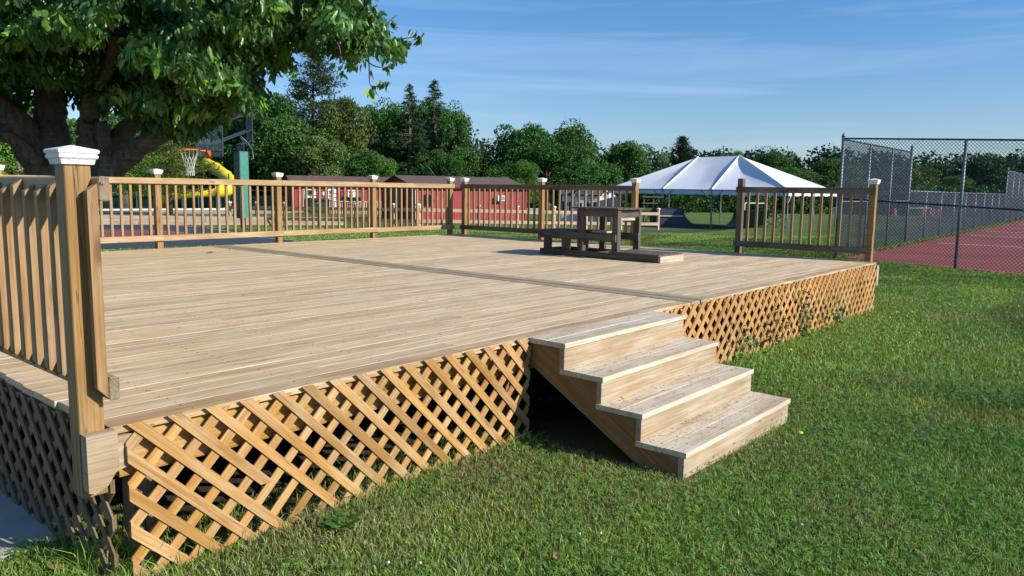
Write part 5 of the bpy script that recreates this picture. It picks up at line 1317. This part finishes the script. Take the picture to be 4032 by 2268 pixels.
# ------------------------------------------------------------------ woodland behind the field: prototypes, then copies
def tinted():
    t = NT('woodland_leaves'); c = t.attr('col', 'Color'); oi = t.n.new('ShaderNodeObjectInfo').outputs['Random']
    k = t.math('ADD', .78, t.math('MULTIPLY', oi, .5)); cc = t.n.new('ShaderNodeCombineColor')
    t.l.new(t.math('MULTIPLY', k, t.math('ADD', .85, t.math('MULTIPLY', t.math('FRACT', t.math('MULTIPLY', oi, 9.7)), .35))), cc.inputs[0]); t.l.new(k, cc.inputs[1]); t.l.new(k, cc.inputs[2])
    c = t.mix(1., c, cc.outputs[0], 'MULTIPLY')
    d = t.n.new('ShaderNodeBsdfPrincipled'); t.l.new(c, d.inputs['Base Color']); d.inputs['Roughness'].default_value = .6; d.inputs['Specular IOR Level'].default_value = .25
    tl = t.n.new('ShaderNodeBsdfTranslucent'); t.l.new(t.mix(1., c, (1.5, 1.9, .7), 'MULTIPLY'), tl.inputs['Color'])
    mx = t.n.new('ShaderNodeMixShader'); mx.inputs[0].default_value = .18
    t.l.new(d.outputs[0], mx.inputs[1]); t.l.new(tl.outputs[0], mx.inputs[2]); t.l.new(mx.outputs[0], t.out.inputs[0]); return t.m
M['wood_leaf'] = tinted()
PROTO = {}
def proto_root(name): 
    r = bpy.data.objects.new(name, None); r['_w'] = [0, 0, 0]; COL.objects.link(r); return r
def broadleaf(key, seed, col, puffs=62, per=230, rx=4., rz=4.7, cz=5.3, size=.25, airy=0., name='broadleaf_tree'):
    rg = np.random.default_rng(seed); root = proto_root(name)
    mb = MB(); mb.tube([(0, 0, -.3), (0.1, 0, 1.5), (.0, .1, 4), (.1, 0, 8)], [.32, .27, .2, .05], 8)
    for k in range(9):
        a = rg.uniform(0, 6.28); z0 = rg.uniform(1.5, 5.5); l = rg.uniform(1.5, 3.4)
        mb.tube([(0, 0, z0), (math.cos(a)*l*.5, math.sin(a)*l*.5, z0+l*.45), (math.cos(a)*l, math.sin(a)*l, z0+l*.9)], [.13, .09, .03], 6)
    mb.build('trunk', M['trunk'], root, True)
    v = rg.normal(size=(puffs, 3)); v /= np.linalg.norm(v, axis=1, keepdims=True); v[:, 2] = np.where(v[:, 2] < -.75, -v[:, 2], v[:, 2])
    rr_ = rg.uniform(.45, .86, puffs)[:, None]; cen = v*rr_*np.array([rx, rx, rz])+np.array([0, 0, cz]); cen[:, 2] = np.maximum(cen[:, 2], .9)
    pr = rg.uniform(.75, 1.55, puffs)*(1-.25*airy); ids = np.repeat(np.arange(puffs), per); m = len(ids)
    nn = rg.normal(size=(m, 3)); nn[:, 2] = nn[:, 2]+.25; nn /= np.linalg.norm(nn, axis=1, keepdims=True)
    P_ = cen[ids]+nn*(pr[ids]*rg.uniform(.72, 1.08, m)**.7)[:, None]*np.array([1, 1, .75])
    c = np.array(col)*(.75+.5*rg.random(puffs))[ids][:, None]
    D = rg.normal(size=(m, 3)); D[:, 2] -= .4
    leafcloud('crown', P_, nn+rg.normal(size=(m, 3))*.55, size, c, 'wood_leaf', root, .75, .35, seed, D=D, fold=.2)
    PROTO[key] = (root, 10., 4.6); return root
def conifer(key, seed, col, kind='spruce'):
    rg = np.random.default_rng(seed); root = proto_root('spruce_tree' if kind == 'spruce' else 'pine_tree' if kind == 'pine' else 'cedar_tree')
    mb = MB(); mb.tube([(0, 0, -.3), (0, 0, 5), (0, 0, 10)], [.2, .12, .02], 7)
    P_ = []; D = []; Nn = []; br_ = mb
    z = 9.85; 
    while z > (.6 if kind != 'pine' else 1.8):
        t_ = (9.9-z)/9.3
        rad = {'spruce': (.08+2.2*t_**.9)*rg.uniform(.8, 1.1), 'pine': (.5+2.5*min(1, t_*1.9))*rg.uniform(.7, 1.1), 'cedar': .15+2.2*t_**.6}[kind]
        nb = {'spruce': 4, 'pine': 5, 'cedar': 9}[kind]
        for b in range(nb):
            a = rg.uniform(0, 6.28); l = rad*rg.uniform(.45 if kind == 'spruce' else .65, 1.15); up = {'spruce': -.12, 'pine': .28, 'cedar': .7}[kind]
            ca, sa = math.cos(a), math.sin(a)
            n = int(10+l*30)
            if kind == 'pine': n = int(45+l*52)
            br_.tube([(0, 0, z), (ca*l*.5, sa*l*.5, z+up*l*.5), (ca*l, sa*l, z+up*l+(.15*l if kind == 'spruce' else 0))], [.035, .02, .006], 4)
            for _ in range(n):
                u = rg.random()**.6 if kind != 'pine' else 1-rg.random()**1.6*.6; x = l*u
                zz = z+up*x+(.22*l*(u**3) if kind == 'spruce' else 0); off = rg.normal(size=3)*(.07 if kind == 'spruce' else .22 if kind == 'pine' else .15)
                P_.append((ca*x+off[0], sa*x+off[1], zz+off[2]*.6))
                if kind == 'spruce': D.append((ca*.5+rg.normal()*.5, sa*.5+rg.normal()*.5, -.55+rg.normal()*.2))
                else: D.append((ca*.4+rg.normal()*.6, sa*.4+rg.normal()*.6, .35+rg.normal()*.4))
                Nn.append((rg.normal()*.6, rg.normal()*.6, 1))
        z -= {'spruce': .155, 'pine': .36, 'cedar': .24}[kind]*rg.uniform(.8, 1.2)
    mb.build('trunk', M['trunk'], root, True)
    leafcloud('crown', np.array(P_), np.array(Nn), {'spruce': .19, 'pine': .22, 'cedar': .2}[kind], col, 'wood_leaf', root, .32 if kind != 'cedar' else .45, .4, seed, D=np.array(D), fold=.15)
    PROTO[key] = (root, 10., 2.3 if kind == 'spruce' else 2.6)
broadleaf('m1', 101, (.040, .108, .022)); broadleaf('m2', 102, (.046, .118, .022), 54, 260); broadleaf('m3', 103, (.055, .135, .025), 70, 210, 4., 4.4, 5.2, .24)
broadleaf('bright', 104, (.095, .20, .026), 60, 210, 4, 4.4, 5.2, .23); broadleaf('olive', 105, (.075, .125, .030), 58, 220, 3.9, 4.7, 5.3, .24)
broadleaf('airy', 106, (.065, .125, .036), 40, 70, 4., 4.5, 5.6, .26, .8); broadleaf('low', 107, (.050, .115, .024), 56, 210, 4.2, 4.3, 4.6, .25)
conifer('spruce', 111, (.036, .080, .030)); conifer('pine', 112, (.065, .105, .040), 'pine'); conifer('cedar', 113, (.022, .042, .020), 'cedar')
conifer('paleP', 114, (.12, .17, .035), 'pine')
used = set()
def plant(key, px_, top, hw_, d_, label, group, cat='tree'):
    root, h0, r0_ = PROTO[key]; b = ground_at(px_, d_); zt = fwd(px_, top, d_).z; hh = zt-b.z; rr_ = hw_*(1.48 if root.name.startswith('broadleaf') else 1.3)/FPX*d_
    if key in used: o = copy_tree(root)
    else: o = root; used.add(key)
    o.location = b; o.scale = (rr_/r0_, rr_/r0_, hh/h0); o.rotation_euler = (0, 0, random.uniform(0, 6.28)); tag(o, label, cat, group); return o
GW = 'trees of the wood behind the sheds'; GF = 'trees along the far field edge'; GL = 'trees behind the cherry tree'
TREES = [
 ('m1', 1075, 372, 120, 90, 'dark broadleaf tree right of the basketball hoop, overlapped by the cherry leaves', GW),
 ('pine', 1240, 232, 135, 94, 'tallest white pine of the wood, its wispy top rising under the cherry branches', GW),
 ('m2', 1150, 420, 110, 86, 'broadleaf tree at the foot of the tallest pine', GW),
 ('olive', 1350, 368, 100, 91, 'olive green tree just right of the tallest pine', GW),
 ('m3', 1475, 385, 100, 97, 'rounded dark tree between the olive tree and the spruces, highest of its row', GW),
 ('m1', 1560, 405, 75, 99, 'dark rounded tree directly left of the narrow spruce', GW),
 ('olive', 1255, 520, 100, 82, 'low olive tree above the roof of the long red building', GW),
 ('m2', 1440, 560, 100, 84, 'low leafy tree above the right half of the long roof', GW),
 ('bright', 1500, 600, 60, 82, 'bright green small tree above the gap between the two red roofs', GW),
 ('spruce', 1612, 336, 110, 92, 'narrow spruce, left one of the two spruce tops', GW),
 ('spruce', 1707, 322, 135, 94, 'ragged spruce, right and taller one of the two spruce tops', GW),
 ('spruce', 1650, 470, 90, 86, 'shorter dark spruce standing between the two spruce tops', GW),
 ('m1', 1660, 395, 85, 98, 'dark tree filling the space between and behind the two spruce tops', GW),
 ('m3', 1752, 395, 75, 99, 'tree rising directly behind the right spruce, nearly as high', GW),
 ('m1', 1785, 435, 82, 91, 'dark tree whose right side steps down beside the right spruce', GW),
 ('m2', 1735, 560, 80, 86, 'low dark tree above the nearer red roof', GW),
 ('low', 1880, 545, 90, 92, 'low spreading tree in the dip between the spruces and the big twin-topped maple', GW),
 ('low', 1975, 600, 70, 88, 'small round tree above the right end of the red shed roof', GW),
 ('m2', 2065, 455, 112, 93, 'big maple above the gap between shed and playhouse, left top of the pair', GW),
 ('m3', 2235, 462, 105, 95, 'big maple above the playhouse, right top of the pair', GW),
 ('m1', 2150, 560, 120, 88, 'dark tree filling the space between the two big maples', GW),
 ('bright', 2058, 618, 56, 78, 'small bright green tree right behind the end of the red shed', GW),
 ('low', 2330, 590, 90, 90, 'low tree behind the left end of the tent roof', GW),
 ('m1', 2470, 553, 80, 97, 'rounded dark tree rising behind the tent, left of the cedar', GW),
 ('m2', 2400, 575, 60, 99, 'dark tree joined to the left of the rounded one behind the tent', GW),
 ('airy', 2590, 585, 48, 100, 'thin airy tree just left of the dark cedar', GW),
 ('cedar', 2668, 545, 72, 96, 'dark pointed cedar rising behind the tent peak', GF),
 ('low', 2560, 640, 90, 92, 'low dark tree hidden behind the left slope of the tent', GF),
 ('airy', 2865, 580, 62, 108, 'half bare wispy tree above the right tent peak', GF),
 ('low', 2790, 610, 90, 112, 'low tree just showing over the tent ridge', GF),
 ('m3', 3030, 574, 85, 108, 'round green tree right of the tent peak', GF),
 ('low', 3150, 632, 95, 112, 'low olive tree right of the round one beyond the tent', GF),
 ('m1', 3255, 620, 85, 116, 'dark low tree left of the tall fence corner post', GF),
 ('bright', 3330, 640, 60, 108, 'bright bushy tree at the fence corner post', GF),
 ('low', 3440, 625, 100, 114, 'low tree seen through the tall fence panel', GF),
 ('olive', 3560, 640, 90, 112, 'olive tree behind the end of the tall fence panel', GF),
 ('m3', 3670, 622, 90, 114, 'green tree seen through the fence, left of the near line post', GF),
 ('bright', 3745, 680, 60, 106, 'light green low tree above the low fence', GF),
 ('m1', 3840, 600, 80, 112, 'taller tree right of the near fence post', GF),
 ('low', 3930, 640, 90, 112, 'low tree left of the distant tall fence', GF),
 ('m2', 4050, 605, 90, 110, 'tree at the right edge behind the distant fence', GF),
 ('paleP', 670, 455, 125, 60, 'pale yellow-green pine behind the basketball net', GL),
 ('paleP', 925, 560, 60, 92, 'smaller pale pine behind the backboard and yellow slide', GL),
 ('m1', 960, 430, 110, 92, 'dark tree behind the black hoop arms', GL),
 ('m2', 800, 380, 140, 96, 'dark tree behind the pale pines', GL),
 ('olive', 590, 560, 130, 92, 'olive tree showing between the limbs of the cherry tree', GL),
 ('bright', 480, 520, 110, 70, 'bright green tree seen between the cherry limbs', GL),
 ('m3', 500, 400, 150, 77, 'leafy tree between the cherry limbs, behind the pale pine', GL),
 ('m3', 250, 420, 170, 74, 'leafy tree directly behind the cherry trunk', GL),
 ('bright', 90, 470, 120, 52, 'lit green tree left of the cherry trunk', GL),
 ('m1', 20, 330, 200, 80, 'dark tree at the left edge behind the cherry', GL),
 ('m2', -200, 300, 220, 78, 'dark tree cut by the left edge of the picture', GL),
]
for t_ in TREES: plant(*t_)
# the thick undergrowth along the wood's foot and the hedge beyond the field
def under():
    rg = np.random.default_rng(77); P_ = []; N_ = []; C_ = []
    def puff(cen, r_, n, c):
        nn = rg.normal(size=(n, 3)); nn /= np.linalg.norm(nn, axis=1, keepdims=True)
        P_.append(np.array(cen)+nn*r_*rg.uniform(.7, 1.05, (n, 1))*np.array([1, 1, .8])); N_.append(nn); C_.append(np.tile(np.array(c)*rg.uniform(.65, 1.35), (n, 1)))
    for px_ in np.arange(-300, 2700, 26):
        for k in range(3):
            d_ = rg.uniform(88, 100); g_ = ground_at(px_+rg.uniform(-20, 20), d_); r_ = rg.uniform(1.1, 2.1); puff((g_.x, g_.y, g_.z+rg.uniform(.4, 3.6)), r_, 150, (.028, .065, .018))
    for px_ in np.arange(2600, 4400, 24):
        for k in range(4):
            d_ = rg.uniform(100, 108); g_ = ground_at(px_+rg.uniform(-20, 20), d_); r_ = rg.uniform(.9, 1.7); puff((g_.x, g_.y, g_.z+rg.uniform(.3, 3.4)), r_, 150, [(.030, .070, .018), (.045, .095, .022), (.06, .10, .03)][rg.integers(3)])
    P = np.concatenate(P_); N = np.concatenate(N_)+rg.normal(size=(len(P), 3))*.5; C = np.concatenate(C_)
    o = leafcloud('undergrowth', P, N, .34, C, 'wood_leaf', None, .75, .3, 7, fold=.2, loc=(50, 40, 0)); struct(o, 'stuff')
    # dark distant wood that closes the gaps
    P_ = []; N_ = []; C_ = []
    for px_ in np.arange(-500, 4600, 36):
        for k in range(6):
            d_ = rg.uniform(124, 134); g_ = ground_at(px_+rg.uniform(-20, 20), d_); r_ = rg.uniform(1.6, 2.8); top = 11.5 if px_ < 1850 else 10. if px_ < 2500 else 8.8
            puff((g_.x, g_.y, g_.z+rg.uniform(.6, top)), r_, 120, (.026, .058, .02))
    P = np.concatenate(P_); N = np.concatenate(N_)+rg.normal(size=(len(P), 3))*.5; C = np.concatenate(C_)
    o = leafcloud('far_wood', P, N, .6, C, 'wood_leaf', None, .75, .3, 8, fold=.2, loc=(70, 60, 0)); struct(o, 'stuff')
under()
# a bare dead tree beyond the far fence
b = ground_at(3995, 112); dt = thing('dead_tree', 'bare grey dead tree sticking up beyond the distant fence at the right', 'tree', b)
mb = MB(); rg = np.random.default_rng(12); mb.tube([b, b+uz*4, b+uz*7.4], [.16, .1, .02], 6)
for k in range(16):
    a = rg.uniform(0, 6.28); z_ = rg.uniform(3, 6.8); l = rg.uniform(.8, 2.2); mb.tube([b+uz*z_, b+uz*(z_+l*.4)+Vector((math.cos(a), math.sin(a), 0))*l*.5, b+uz*(z_+l)+Vector((math.cos(a), math.sin(a), 0))*l*.8], [.045, .03, .01], 4)
mb.build('trunk', M['trunk'], dt)
# tidy helper properties
for o in bpy.data.objects:
    if '_w' in o: del o['_w']
for k_, (root, _, _) in PROTO.items():
    if k_ not in used:
        for c_ in list(root.children): bpy.data.objects.remove(c_)
        bpy.data.objects.remove(root)
